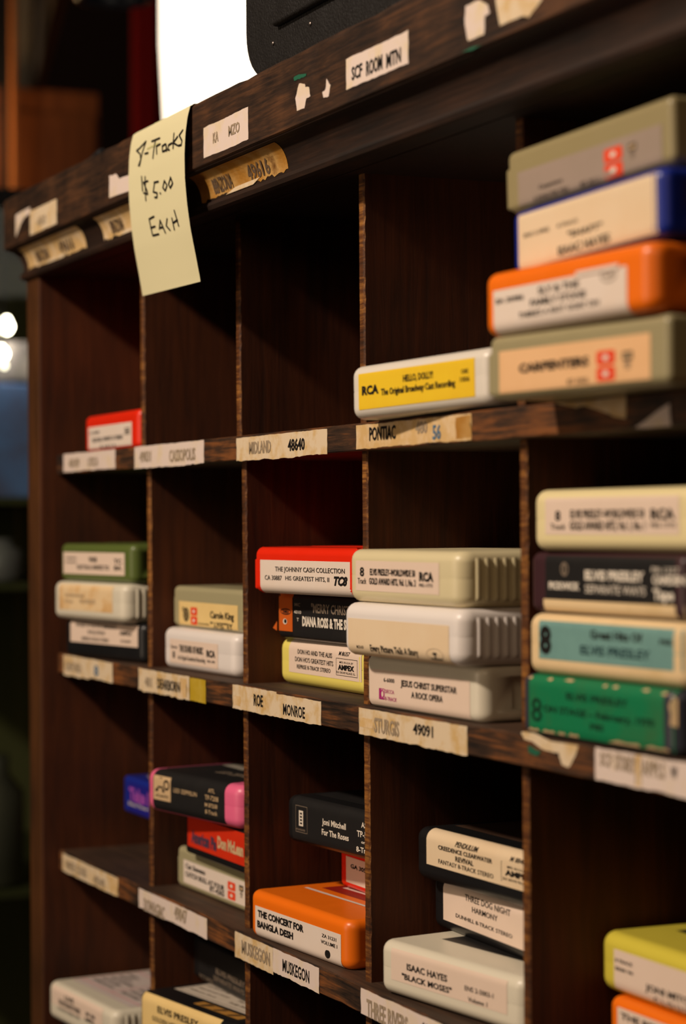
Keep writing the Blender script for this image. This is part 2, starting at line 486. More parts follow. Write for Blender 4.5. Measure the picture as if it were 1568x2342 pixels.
TAPES = {
 'red_desire': dict(at=(-409.2, 9.2), row=1, level=0, lift=0, yaw=-0.53, roll=0, label=(8.3, 90.2, 2.2, 15.1),
  texts=[('CA 30590', 11.3, 30.0, 10.8, 12.6, ''), ('BLOOD, SWEAT & TEARS', 16.9, 74.0, 6.2, 8.6, 'b'), ('B, S & T; 4', 31.7, 59.9, 2.3, 4.1, '')],
  marks=[('tc', 77.3, 86.8, 8.3, 12.0)]),
 'hello_dolly': dict(at=(25.7, -14.1), row=1, level=0, lift=0.8, yaw=7.45, roll=0.9, label=(8.4, 91.4, 3.7, 18.4),
  texts=[('HELLO, DOLLY!', 42.0, 63.2, 12.9, 15.6, 'b'), ('RCA', 11.2, 23.8, 9.7, 13.2, 'B'), ('The Original Broadway Cast Recording', 25.7, 78.4, 8.6, 11.3, 'b'), ('O8S', 82.6, 87.4, 12.9, 14.7, ''), ('1006', 81.8, 88.1, 9.8, 11.8, '')],
  marks=[]),
 'carpenters': dict(at=(175.9, -27.8), row=1, level=0, lift=0, yaw=5.35, roll=0, label=(6.6, 92.1, 2.0, 16.5),
  texts=[('CARPENTERS', 18.9, 59.4, 8.5, 11.4, 'B'), ('8T-3502', 47.3, 58.9, 2.9, 4.6, '')],
  marks=[('eight', 63.6, 73.7, 2.8, 12.6), ('am', 77.0, 83.6, 5.9, 11.5)]),
 'sly': dict(at=(173.0, -29.1), row=1, level=1, lift=0.3, yaw=3.71, roll=0.4, label=(7.8, 87.9, 0.2, 15.3),
  texts=[('SLY & THE', 36.8, 61.2, 11.4, 13.8, 'b'), ('FAMILY STONE', 32.0, 65.1, 7.8, 10.1, 'b'), ("THERE'S A RIOT GOIN' ON", 24.6, 72.6, 4.5, 6.3, 'b'), ('EA 30986', 10.2, 27.8, 10.7, 12.4, 'b')],
  marks=[('ring', 73.6, 82.4, 11.1, 16.0)]),
 'shaft': dict(at=(171.4, -16.4), row=1, level=2, lift=1.0, yaw=-0.86, roll=1.0, label=(4.1, 98.0, 1.7, 16.7),
  texts=[('ENS 2-5002', 10.6, 28.7, 11.8, 13.3, ''), ('8-TRACK', 34.6, 48.9, 11.9, 13.2, ''), ('"SHAFT"', 41.6, 64.8, 7.6, 9.6, 'b'), ('ISAAC HAYES', 34.8, 69.5, 2.6, 5.4, 'b')],
  marks=[]),
 'grey_top': dict(at=(162.8, -12.8), row=1, level=3, lift=2.6, yaw=2.65, roll=2.0, label=(7.4, 95.7, 1.6, 13.5),
  texts=[('Carpenters', 21.4, 36.6, 5.2, 6.8, ''), ('A SONG FOR YOU', 17.5, 39.8, 1.7, 3.3, ''), ('8T-3511', 47.7, 58.7, 1.5, 3.1, '')],
  marks=[('eight', 62.4, 73.3, 1.4, 11.1), ('am', 76.3, 81.8, 5.6, 10.4)]),
 'black_l': dict(at=(-412.2, -3.2), row=2, level=0, lift=0, yaw=8.38, roll=0, label=(8.8, 95.6, 8.7, 22.7),
  texts=[('THE BEST OF THE FIFTH DIMENSION', 16.0, 68.8, 18.0, 19.9, 'b'), ('EVOLUTION', 32.7, 54.2, 14.0, 16.4, ''), ('REPRISE 8-TRACK STEREO', 24.3, 59.5, 10.1, 12.2, ''), ('M 86300', 76.7, 88.3, 20.4, 22.0, 'i'), ('AMPEX', 73.2, 88.7, 14.9, 17.3, 'b'), ('ELK GROVE', 74.8, 87.0, 10.8, 12.4, '')],
  marks=[]),
 'cream_l': dict(at=(-416.4, -9.0), row=2, level=1, lift=0, yaw=6.18, roll=0, label=(10.4, 86.5, 5.5, 23.4),
  texts=[('Elvis: Aloha from Hawaii', 20.2, 47.0, 13.4, 15.3, 'f'), ('8 Track', 19.1, 30.9, 9.8, 11.7, 'f'), ('VIA SATELLITE', 40.6, 62.8, 10.0, 12.4, 'f')],
  marks=[]),
 'green_l': dict(at=(-416.9, -4.2), row=2, level=2, lift=0, yaw=6.32, roll=0, label=(5.7, 91.8, 4.3, 17.0),
  texts=[('STEREO', 9.4, 25.4, 13.0, 14.3, ''), ('8-TRACK', 9.4, 25.4, 10.4, 11.8, ''), ('WAR', 42.9, 54.7, 11.5, 14.6, 'b'), ('OUT IN A WHITE TO', 25.7, 71.0, 7.1, 9.8, 'b'), ('TC', 77.8, 88.1, 10.8, 13.6, 'b'), ('8A', 77.7, 88.0, 7.3, 9.9, 'b')],
  marks=[]),
 'sound': dict(at=(-277.4, 10.8), row=2, level=0, lift=0, yaw=1.48, roll=0, label=(11.8, 79.5, 3.4, 16.1),
  texts=[('Stereo', 13.7, 23.0, 11.2, 13.1, ''), ('8', 16.1, 19.6, 6.1, 9.8, 'b'), ('THE SOUND OF MUSIC', 26.0, 59.6, 9.9, 13.6, 'b'), ('An Original Soundtrack Recording', 23.9, 62.4, 5.7, 8.1, ''), ('RCA', 64.4, 76.2, 9.1, 12.5, 'B'), ('O8S-1001', 64.7, 75.7, 6.1, 7.5, '')],
  marks=[]),
 'carole': dict(at=(-277.6, 17.6), row=2, level=1, lift=0, yaw=0.44, roll=0, label=(8.6, 93.9, 1.3, 13.9),
  texts=[('Carole King', 55.4, 88.7, 6.4, 10.0, 'b'), ('TAPESTRY', 55.3, 86.7, 1.1, 4.4, 'b'), ('ODE RECORDS', 37.6, 53.9, 2.4, 3.3, ''), ('7', 13.2, 17.1, 8.6, 10.8, '')],
  marks=[('eight', 26.6, 36.4, 2.0, 11.1), ('oval', 15.4, 24.0, 3.2, 10.6)]),
 'donho': dict(at=(-140.1, 22.2), row=2, level=0, lift=0, yaw=-0.0, roll=0, label=(13.8, 97.3, 6.1, 21.6),
  texts=[('DON HO AND THE ALIIS', 24.8, 65.4, 15.3, 17.6, ''), ("DON HO'S GREATEST HITS", 21.7, 66.6, 11.6, 13.9, ''), ('REPRISE 8-TRACK STEREO', 23.8, 63.5, 8.3, 10.3, ''), ('M 86357', 72.8, 85.2, 17.0, 18.9, 'i'), ('MFD. IN U.S.A. BY', 73.7, 89.0, 13.5, 14.4, 'i'), ('AMPEX', 72.1, 90.0, 10.5, 12.8, 'B'), ('ELK GROVE VILLAGE, ILL.', 70.4, 91.4, 8.8, 9.8, '')],
  marks=[('box', 69.9, 93.4, 7.8, 15.7)]),
 'diana': dict(at=(-134.6, 19.3), row=2, level=1, lift=0, yaw=1.09, roll=0, label=(19.6, 109.1, 3.4, 22.3),
  texts=[('"MERRY CHRISTMAS"', 41.0, 95.7, 13.5, 17.8, 'bg'), ('DIANA ROSS & THE SUPREMES', 30.7, 106.3, 7.0, 11.4, 'Bw'), ('MC', 22.0, 28.4, 15.9, 17.5, 'g'), ('4010', 21.1, 29.4, 12.4, 14.0, 'w'), ('T', 24.3, 26.7, 8.8, 10.5, 'w')],
  marks=[('obox', 2.7, 19.2, 3.6, 21.8), ('ologo', 5.0, 17.7, 11.4, 14.5), ('dot', 8.1, 12.9, 6.8, 9.6)]),
 'cash': dict(at=(-128.8, 5.7), row=2, level=2, lift=0, yaw=3.88, roll=0, label=(6.1, 100.6, 2.7, 15.8),
  texts=[('THE JOHNNY CASH COLLECTION', 22.4, 92.2, 10.6, 12.9, ''), ('CA 30887', 11.3, 29.4, 6.4, 8.7, ''), ('HIS GREATEST HITS, II', 33.2, 77.2, 6.6, 8.7, ''), ('TC8', 81.8, 94.7, 5.3, 9.2, 'Bi')],
  marks=[]),
 'jcs': dict(at=(3.8, 2.3), row=2, level=0, lift=0, yaw=1.35, roll=0, label=(5.4, 93.5, -0.3, 14.4),
  texts=[('6-6000', 19.0, 28.9, 11.2, 13.0, ''), ('JESUS CHRIST SUPERSTAR', 34.7, 83.1, 10.4, 13.0, 'b'), ('A ROCK OPERA', 44.1, 71.3, 6.2, 8.8, 'b'), ('DECCA', 20.2, 28.5, 6.6, 8.2, 'm'), ('8-TRACK', 20.1, 31.0, 3.6, 5.2, 'm')],
  marks=[('decca', 14.5, 19.6, 3.7, 8.3)]),
 'every': dict(at=(7.1, -9.7), row=2, level=1, lift=0, yaw=2.38, roll=0, label=(6.7, 93.1, 2.2, 15.6),
  texts=[('Every Picture Tells A Story', 26.5, 68.0, 2.8, 5.4, 'b'), ('MC8-609', 14.5, 20.7, 3.4, 4.6, '')],
  marks=[('ringt', 74.9, 88.3, 1.5, 6.2)]),
 'elvis_ww': dict(at=(3.3, -5.4), row=2, level=2, lift=0, yaw=0.72, roll=0, label=(9.5, 85.7, 4.8, 17.3),
  texts=[('8', 13.8, 17.9, 10.9, 14.7, 'b'), ('Track', 11.7, 20.0, 7.7, 10.2, ''), ('ELVIS PRESLEY–WORLDWIDE 50', 23.6, 65.2, 11.5, 14.2, 'b'), ('GOLD AWARD HITS, Vol. 1, No. 2', 22.8, 65.7, 7.7, 10.4, 'b'), ('RCA', 68.8, 81.0, 10.0, 13.5, 'B'), ('P8S-1773', 68.8, 80.2, 7.6, 9.0, '')],
  marks=[]),
 'elvis_green': dict(at=(144.7, 0.1), row=2, level=0, lift=0, yaw=1.63, roll=0, label=(7.5, 100.5, 2.6, 22.9),
  texts=[('8', 9.3, 16.6, 5.4, 14.3, 'd'), ('ELVIS PRESLEY', 33.3, 72.9, 14.8, 17.2, 'bd'), ('ON STAGE – February, 1970', 17.7, 88.7, 9.4, 11.8, 'bd'), ('P8S', 49.1, 57.8, 5.4, 7.5, 'bd')],
  marks=[]),
 'elvis_teal': dict(at=(147.6, 0.9), row=2, level=1, lift=0, yaw=2.83, roll=0, label=(10.2, 97.7, 5.9, 19.7),
  texts=[('8', 11.0, 18.7, 8.3, 17.8, 'B'), ('Great Hits Of', 44.0, 75.5, 14.6, 17.6, 'b'), ('ELVIS PRESLEY', 37.7, 80.0, 8.9, 12.0, 'bx'), ('P8S', 85.7, 93.0, 14.4, 16.1, 'b')],
  marks=[]),
 'elvis_black': dict(at=(145.2, 4.0), row=2, level=2, lift=0, yaw=1.67, roll=0, label=(12.5, 109.3, 6.2, 21.3),
  texts=[('PICKWICK', 15.1, 35.8, 8.9, 11.4, 'Bw'), ('ELVIS PRESLEY', 39.4, 76.8, 12.7, 15.9, 'Bw'), ('SEPARATE WAYS', 39.6, 77.6, 8.0, 11.0, 'w'), ('P8-1227', 81.5, 97.3, 15.9, 17.7, 'w'), ('CAMDEN', 81.9, 100.1, 12.1, 15.0, 'Bw'), ('Tape', 82.2, 94.3, 6.9, 10.4, 'Bw')],
  marks=[('pick', 23.1, 28.3, 13.6, 18.5)]),
 'elvis_ww2': dict(at=(151.1, 1.3), row=2, level=3, lift=0.3, yaw=4.09, roll=0, label=(10.9, 90.5, 5.9, 18.9),
  texts=[('8', 17.4, 20.8, 10.9, 14.5, 'b'), ('Track', 14.4, 24.0, 7.7, 9.9, ''), ('ELVIS PRESLEY–WORLDWIDE 50', 27.1, 71.2, 11.7, 14.7, 'b'), ('GOLD AWARD HITS, Vol. 1, No. 1', 26.6, 71.6, 7.6, 10.7, 'b'), ('RCA', 74.8, 88.2, 11.2, 14.6, 'B'), ('P8S-1773', 74.8, 88.5, 8.3, 10.0, '')],
  marks=[]),
 'blue_deep': dict(at=(-425.0, 37.0), row=3, level=1, lift=0, yaw=-0.0, roll=0, label=(11.2, 124.5, 2.1, 17.5),
  texts=[('Take It In', 12.9, 69.1, 8.7, 16.2, 'Bp'), ('Blues Power Live', 11.9, 60.3, 5.4, 7.6, 'w')],
  marks=[]),
 'cat': dict(at=(-277.0, 18.7), row=3, level=0, lift=0, yaw=0.86, roll=0, label=(9.4, 99.9, 3.4, 15.7),
  texts=[('Cat Stevens', 12.8, 41.6, 11.5, 14.2, 'b'), ('CATCH BULL AT FOUR', 12.5, 68.4, 7.2, 9.9, 'b'), ('8T-4365', 48.0, 68.4, 4.2, 7.0, 'b')],
  marks=[('eight', 73.1, 83.5, 4.1, 13.2), ('am', 88.0, 94.9, 7.2, 13.3)]),
 'pie': dict(at=(-249.5, 13.0), row=3, level=1, lift=0, yaw=0.09, roll=0, label=(4.7, 110.0, 4.0, 17.4),
  texts=[('American Pie', 10.7, 47.5, 7.0, 13.4, 'Bn'), ('Don McLean', 49.3, 84.7, 9.0, 14.8, 'Bt')],
  marks=[]),
 'ledzep': dict(at=(-262.2, -4.5), row=3, level=2, lift=0, yaw=8.2, roll=0, label=(9.0, 86.4, 5.2, 19.3),
  texts=[('LED ZEPPELIN', 32.5, 57.6, 12.5, 14.7, 't'), ('ATL', 69.8, 76.6, 16.0, 18.0, 't'), ('TP-7208', 66.3, 80.2, 12.1, 14.6, 't'), ('M 87208', 66.2, 79.1, 8.5, 10.6, 't'), ('8-Track', 66.5, 79.1, 5.0, 7.2, 't')],
  marks=[('atl', 9.9, 29.1, 6.8, 19.4)]),
 'bangla': dict(at=(-126.0, 0.3), row=3, level=0, lift=0, yaw=3.72, roll=0, label=(7.5, 94.7, 4.1, 15.2),
  texts=[('THE CONCERT FOR', 10.5, 58.4, 10.5, 13.6, 'B'), ('BANGLA DESH', 9.9, 47.7, 5.5, 8.6, 'B'), ('ZA 31231', 76.6, 90.4, 11.4, 13.0, ''), ('VOLUME I', 75.7, 91.3, 8.5, 10.2, '')],
  marks=[('apple', 79.5, 84.6, 2.6, 6.6)]),
 'redga': dict(at=(-114.3, 42.0), row=3, level=1, lift=0, yaw=0.0, roll=0, label=(9.4, 86.3, 3.2, 15.5),
  texts=[('GA 30583', 14.9, 37.9, 10.5, 12.5, 'b')],
  marks=[]),
 'joni': dict(at=(-123.0, 17.5), row=3, level=2, lift=0, yaw=5.0, roll=0, label=(8.9, 132.2, 3.7, 18.2),
  texts=[('Joni Mitchell', 38.8, 61.5, 12.1, 14.9, 'bw'), ('For The Roses', 38.5, 64.1, 7.3, 10.1, 'bw'), ('ASYLUM', 75.7, 91.1, 14.9, 17.4, 'bw'), ('TP-5057', 71.7, 87.9, 10.5, 13.3, 'bw'), ('or', 75.6, 79.3, 7.7, 9.1, 'bw'), ('8-Track', 71.0, 86.5, 3.6, 6.0, 'bw')],
  marks=[('wbox', 12.5, 24.2, 5.7, 18.3), ('wblk', 15.8, 20.0, 8.8, 16.1), ('wline', 12.7, 22.0, 6.6, 7.5)]),
 'moses': dict(at=(18.4, 0.9), row=3, level=0, lift=0.5, yaw=8.0, roll=0, label=(10.5, 91.3, 6.7, 19.7),
  texts=[('ISAAC HAYES', 22.3, 51.3, 12.5, 15.2, 'b'), ('"BLACK MOSES"', 18.6, 54.3, 8.3, 10.7, 'b'), ('ENS 2-5003-1', 63.4, 82.5, 11.4, 13.4, ''), ('Volume 1', 65.6, 78.4, 7.4, 9.3, '')],
  marks=[]),
 'harmony': dict(at=(0.4, 34.9), row=3, level=1, lift=0, yaw=-2.14, roll=0, label=(12.9, 125.9, 4.7, 18.5),
  texts=[('THREE DOG NIGHT', 35.0, 77.7, 16.4, 19.0, ''), ('HARMONY', 41.9, 65.9, 12.4, 14.8, ''), ('DUNHILL 8-TRACK STEREO', 25.8, 79.3, 7.8, 9.5, '')],
  marks=[]),
 'pendulum': dict(at=(4.6, 24.7), row=3, level=2, lift=0, yaw=1.73, roll=0, label=(11.9, 116.3, 7.3, 20.8),
  texts=[('PENDULUM', 37.0, 56.4, 17.8, 19.9, 'bi'), ('CREEDENCE CLEARWATER', 22.5, 68.2, 14.9, 16.7, 'b'), ('REVIVAL', 37.5, 52.8, 11.8, 13.9, 'b'), ('FANTASY 8-TRACK STEREO', 22.7, 69.1, 9.0, 10.9, ''), ('M 88404', 82.1, 95.7, 17.8, 19.8, 'i'), ('MFD. IN U.S.A. BY', 80.2, 97.6, 14.8, 15.8, ''), ('AMPEX', 78.5, 100.3, 11.9, 14.1, 'B'), ('ELK GROVE VILLAGE, ILL.', 76.8, 100.7, 9.9, 10.9, '')],
  marks=[('box', 75.3, 102.6, 9.2, 16.9)]),
 'joniyel': dict(at=(143.5, 33.5), row=3, level=1, lift=0, yaw=0.0, roll=0, label=(11.5, 99.3, 2.3, 16.7),
  texts=[('8 TRACK', 12.6, 24.8, 12.3, 13.5, 'b'), ('SRM 96', 12.4, 25.0, 9.3, 10.5, 'b'), ('JONI MITCHELL', 33.4, 74.6, 5.7, 8.1, 'b'), ('C L O U D S', 38.4, 65.5, 2.0, 4.4, '')],
  marks=[]),
 'orange_r': dict(at=(153.6, 31.1), row=3, level=0, lift=0, yaw=-0.0, roll=0, label=(7.5, 92.5, 5.3, 19.0),
  texts=[('THE BEST OF', 10.1, 50.3, 15.2, 17.6, 'b')],
  marks=[]),
 'stones': dict(at=(-421.2, -12.1), row=4, level=1, lift=0, yaw=4.33, roll=0, label=(8.3, 86.0, 9.6, 22.0),
  texts=[('LIVE', 28.6, 42.7, 15.2, 18.2, 'b'), ('THE ROLLING STONES', 18.6, 52.6, 11.3, 14.3, 'b'), ('8-TRACK STEREO TAPE', 17.9, 51.7, 8.0, 9.8, ''), ('M 86', 61.9, 75.6, 12.6, 14.9, 'b'), ('AMPEX', 59.7, 74.5, 9.4, 11.6, 'b')],
  marks=[]),
 'golden': dict(at=(-260.7, -10.1), row=4, level=2, lift=2, yaw=8.77, roll=0, label=(5.3, 87.7, 5.5, 25.0),
  texts=[('ELVIS PRESLEY', 22.8, 66.4, 14.2, 17.6, 'b'), ('GOLDEN HITS VOL. 2', 16.9, 56.1, 9.0, 11.6, '')],
  marks=[]),
 'elvis_back': dict(at=(-280.9, 28.1), row=4, level=3, lift=2.3, yaw=-0.0, roll=0, label=(10.5, 161.9, 0.8, 12.6),
  texts=[('ELVIS PRESLEY', 37.4, 79.2, 7.9, 10.8, 'bg'), ('SEPARATE WAYS', 33.8, 78.2, 3.9, 6.5, 'g'), ('PICKWICK', 12.0, 33.3, 0.6, 3.4, 'bg')],
  marks=[]),
}

# ------------------------------------------------------------------ room shell
D_WALL = plain('dark_brown_wall_paint', srgb(.16, .10, .07), 0.85, 0.2)
D_FLOOR = wood('floor_boards', srgb(.12, .07, .04), srgb(.18, .11, .06), srgb(.24, .15, .09), 'y', 0.5, 0.3)
D_CEIL = plain('ceiling_paint', srgb(.20, .15, .11), 0.9, 0.2)
RX0, RX1, RY0, RY1, RZ0, RZ1 = -3000, 2700, -2700, 1000, -1300, 1350


def room_part(name, x0, x1, y0, y1, z0, z1, m):
    o = obj(name, boxed(x0, x1, y0, y1, z0, z1), m)
    o.location = (0, 0, BASE)
    return structure(o)


room_part('floor', RX0, RX1, RY0, RY1, RZ0 - 50, RZ0, D_FLOOR)
room_part('ceiling', RX0, RX1, RY0, RY1, RZ1, RZ1 + 50, D_CEIL)
room_part('wall_back', RX0 - 50, RX1 + 50, RY1, RY1 + 50, RZ0, RZ1, D_WALL)
room_part('wall_front', RX0 - 50, RX1 + 50, RY0 - 50, RY0, RZ0, RZ1, D_WALL)
room_part('wall_left', RX0 - 50, RX0, RY0, RY1, RZ0, RZ1, D_WALL)
room_part('wall_right', RX1, RX1 + 50, RY0, RY1, RZ0, RZ1, D_WALL)

# ------------------------------------------------------------------ the pigeonhole cabinet
PITCH_X = 140.82
SHELF_T = 11.7
SHELF_Z = [119.5, -0.3, -119.0, -238.0, -357.0]       # undersides of the shelves
BACK_Y = 280
XL, XR = -435, 5 * PITCH_X + 2                        # inner faces of the two side panels
cab = thing('pigeonhole_cabinet', 'dark wooden pigeonhole sorting cabinet with labelled shelf edges and a heavy cornice',
            'cabinet', W3(134, 135, -1300))
CAB0 = Vector((134, 135, -1300))                      # the root in cabinet millimetres


def part(name, bm, mat, parent=cab, origin=CAB0, **k):
    o = obj(name, bm, mat, parent, **k)
    o.location = (-Vector(origin)) * MM
    return o


def plank(x0, x1, y0, y1, z0, z1, bevel=0.8):
    return boxed(x0, x1, y0, y1, z0, z1, bevel, 2)


for xa, xb, nx in ((-461, XL, 1), (XR, XR + 26, -1)):
    bm = plank(xa, xb, -11, BACK_Y, -1300, 252, 1.2)
    bm.normal_update()
    for f in bm.faces:
        if f.normal.x * nx > .9:
            f.material_index = 1                       # the inner face takes the darker divider wood
    part('side_panel', bm, [W_SIDE, W_DIV])
part('back_panel', plank(XL, XR, BACK_Y - 6, BACK_Y, -480, 252, 0.3), W_BACK)
part('top_board', plank(XL, XR, 0, BACK_Y - 6, 238.5, 250, 0.5), W_BACK)
part('base_panel', plank(XL, XR, 0, 18, -1300, -480, 1), W_SIDE)
part('base_board', plank(XL, XR, 0, BACK_Y - 6, -479, -467, 0.5), W_TOP)


def worn_shelf(x0, x1, z0, z1):
    """Shelf board whose front arrises are worn uneven."""
    bm = bmesh.new()
    n = 150
    prof = []
    rows = []
    for i in range(n + 1):
        x = x0 + (x1 - x0) * i / n
        a = random.random() ** 6 * .7 + 0.4
        b = random.random() ** 6 * .7 + 0.4
        rows.append([bm.verts.new(p) for p in ((x, BACK_Y - 6, z0), (x, b, z0), (x, 0, z0 + b), (x, 0, z1 - a), (x, a * 1.3, z1), (x, BACK_Y - 6, z1))])
    for r, s in zip(rows, rows[1:]):
        for k in range(6):
            bm.faces.new((r[k], r[(k + 1) % 6], s[(k + 1) % 6], s[k])).material_index = 1 if k in (0, 4) else 0
    bm.faces.new(rows[0][::-1])
    bm.faces.new(rows[-1])
    bmesh.ops.recalc_face_normals(bm, faces=bm.faces)
    return bm


shelves = []
for z in SHELF_Z:
    shelves.append(part('shelf', worn_shelf(XL, XR, z, z + SHELF_T), [W_SHELF, W_TOP]))
shelf_of = {'s1': shelves[0], 's2': shelves[1], 's3': shelves[2]}

# dividers: thin plywood, a separate piece in every row, with a rubbed front edge
ROW_TOP = [238.5] + SHELF_Z
ROW_BOT = [z + SHELF_T for z in SHELF_Z] + [-467]
for r, (zt, zb) in enumerate(zip(ROW_TOP, ROW_BOT)):
    for k in range(-2, 5):
        x = k * PITCH_X
        if r == 0:
            x += {-2: -9.5, -1: -6.5, 0: -1.6, 1: -1.6}.get(k, 0)
        bm = bmesh.new()
        n = 40
        rows = []
        for i in range(n + 1):
            z = zb + (zt - zb) * i / n
            j = lambda: random.random() ** 4 * .45
            rows.append([bm.verts.new(p) for p in ((x - 5.2, BACK_Y - 6, z), (x - 5.2, 6.5 + j(), z), (x - 4.4, 5.8 + j() * .4, z),
                                                   (x - .8, 5.8 + j() * .4, z), (x, 6.5 + j(), z), (x, BACK_Y - 6, z))])
        for a, b in zip(rows, rows[1:]):
            for q in range(6):
                f = bm.faces.new((a[q], a[(q + 1) % 6], b[(q + 1) % 6], b[q]))
                f.material_index = 1 if q in (1, 2, 3) else 0
        bm.faces.new(rows[0][::-1])
        bm.faces.new(rows[-1])
        bmesh.ops.recalc_face_normals(bm, faces=bm.faces)
        part('divider', bm, [W_DIV, W_EDGE])


# cornice: one moulding profile (outward, z) swept round the left end, the front and the right end
def sweep(profile, close=True, jitter=0.0):
    bm = bmesh.new()
    n = 90
    path = [(0, BACK_Y)] + [(0, BACK_Y * .5), (0, 0)]
    x0, x1, y0 = -461, XR + 26, -11
    stations = []
    for o_, z_ in profile:
        line = [(x0 - o_, BACK_Y), (x0 - o_, y0 - o_)]
        for i in range(1, n):
            line.append((x0 - o_ + (x1 - x0 + 2 * o_) * i / n, y0 - o_))
        line += [(x1 + o_, y0 - o_), (x1 + o_, BACK_Y)]
        stations.append([(x, y, z_) for x, y in line])
    V = [[bm.verts.new(p) for p in s] for s in stations]
    m = len(V)
    for a in range(m if close else m - 1):
        A, B = V[a], V[(a + 1) % m]
        for i in range(len(A) - 1):
            bm.faces.new((A[i], A[i + 1], B[i + 1], B[i]))
    bm.faces.new([V[a][0] for a in range(m)])
    bm.faces.new([V[a][-1] for a in range(m)][::-1])
    bmesh.ops.recalc_face_normals(bm, faces=bm.faces)
    if jitter:
        for v in bm.verts:
            if v.co.z > 286 and v.co.y < 100:
                v.co.z -= random.random() ** 6 * jitter * 2
                v.co.y += random.random() ** 4 * jitter
    return bm


COVE = [(1 + 8.5 * (1 - math.sin(t)), 243.5 + 13.5 * (1 - math.cos(t))) for t in [math.pi / 2 * k / 8 for k in range(9)]][::-1]
# COVE runs from the top outer lip down to the bead
COVE = [(9.5 - 8.5 * math.sin(t), 257.0 - 13.5 * (1 - math.cos(t))) for t in [math.pi / 2 * k / 9 for k in range(10)]]
fascia = part('cornice', sweep([(11, 258.6), (11.0, 288.0), (10.4, 289.2), (9.2, 289.7), (-40, 289.7), (-40, 286), (-20, 284), (-20, 258), (10.2, 258)], True, 0.9), W_CORN)
part('cove_moulding', sweep([(10, 258.0), (9.6, 257.4)] + COVE[1:] + [(0.8, 243.6), (-12, 243.6), (-12, 258.0)]), W_MOULD_SHADED)
part('bead_moulding', sweep([(0.5, 243.4), (2.6, 243.0), (3.3, 241.2), (2.6, 239.3), (0.5, 238.6), (-10, 238.6), (-10, 243.4)]), W_MOULD_SHADED)
part('top_cover', plank(-445, XR + 10, 25, BACK_Y, 286, 289.4, 0.5), W_CORN)

# ------------------------------------------------------------------ paper labels glued to the cabinet
P_CREAM = stained('aged_cream_paper', srgb(.86, .78, .66), srgb(.80, .66, .42), 90, .46, .66, 0.75, srgb(.72, .62, .50))
P_WHITE = stained('old_white_paper', srgb(.87, .80, .76), srgb(.86, .78, .62), 70, .5, .75, 0.75)
P_TAN = stained('browned_paper', srgb(.82, .68, .46), srgb(.88, .78, .64), 80, .45, .65, 0.75, srgb(.66, .48, .26))
P_YELLOW = stained('yellow_sticker_paper', srgb(.72, .60, .14), srgb(.78, .68, .30), 60, .5, .75, 0.7)
P_AMBER = stained('amber_glue_paper', srgb(.66, .46, .18), srgb(.74, .58, .34), 50, .42, .62, 0.6, srgb(.45, .30, .14))
P_GREEN = plain('green_paint_smear', srgb(.08, .36, .26), 0.6)


def finish(bm, name, parent, mats, origin):
    """Keep only the materials the mesh really uses."""
    used = sorted({f.material_index for f in bm.faces})
    back = {u: i for i, u in enumerate(used)}
    for f in bm.faces:
        f.material_index = back[f.material_index]
    o = obj(name, bm, [mats[u] for u in used], parent)
    o.location = origin
    return o


def torn_outline(x0, x1, z0, z1, top=0.25, bottom=0.55, side=0.35, seed=0):
    rnd = random.Random(seed)
    pts = []
    n = max(6, int((x1 - x0) / 2.2))
    drift = 0
    for i in range(n + 1):
        drift = drift * .7 + rnd.uniform(-1, 1) * bottom * .6
        pts.append((x0 + (x1 - x0) * i / n, z0 + drift + bottom * .3))
    m = 5
    for i in range(1, m):
        pts.append((x1 + rnd.uniform(-1, 1) * side, z0 + (z1 - z0) * i / m))
    drift = 0
    for i in range(n, -1, -1):
        drift = drift * .7 + rnd.uniform(-1, 1) * top * .6
        pts.append((x0 + (x1 - x0) * i / n, z1 + drift - top * .3))
    for i in range(m - 1, 0, -1):
        pts.append((x0 + rnd.uniform(-1, 1) * side, z0 + (z1 - z0) * i / m))
    return pts


def slab(bm, pts, y_front, thick, mi):
    a = [bm.verts.new((x, y_front, z)) for x, z in pts]
    b = [bm.verts.new((x, y_front + thick, z)) for x, z in pts]
    bm.faces.new(a).material_index = mi
    n = len(pts)
    for i in range(n):
        bm.faces.new((a[i], b[i], b[(i + 1) % n], a[(i + 1) % n])).material_index = mi
    bmesh.ops.triangulate(bm, faces=[f for f in bm.faces if len(f.verts) > 4])


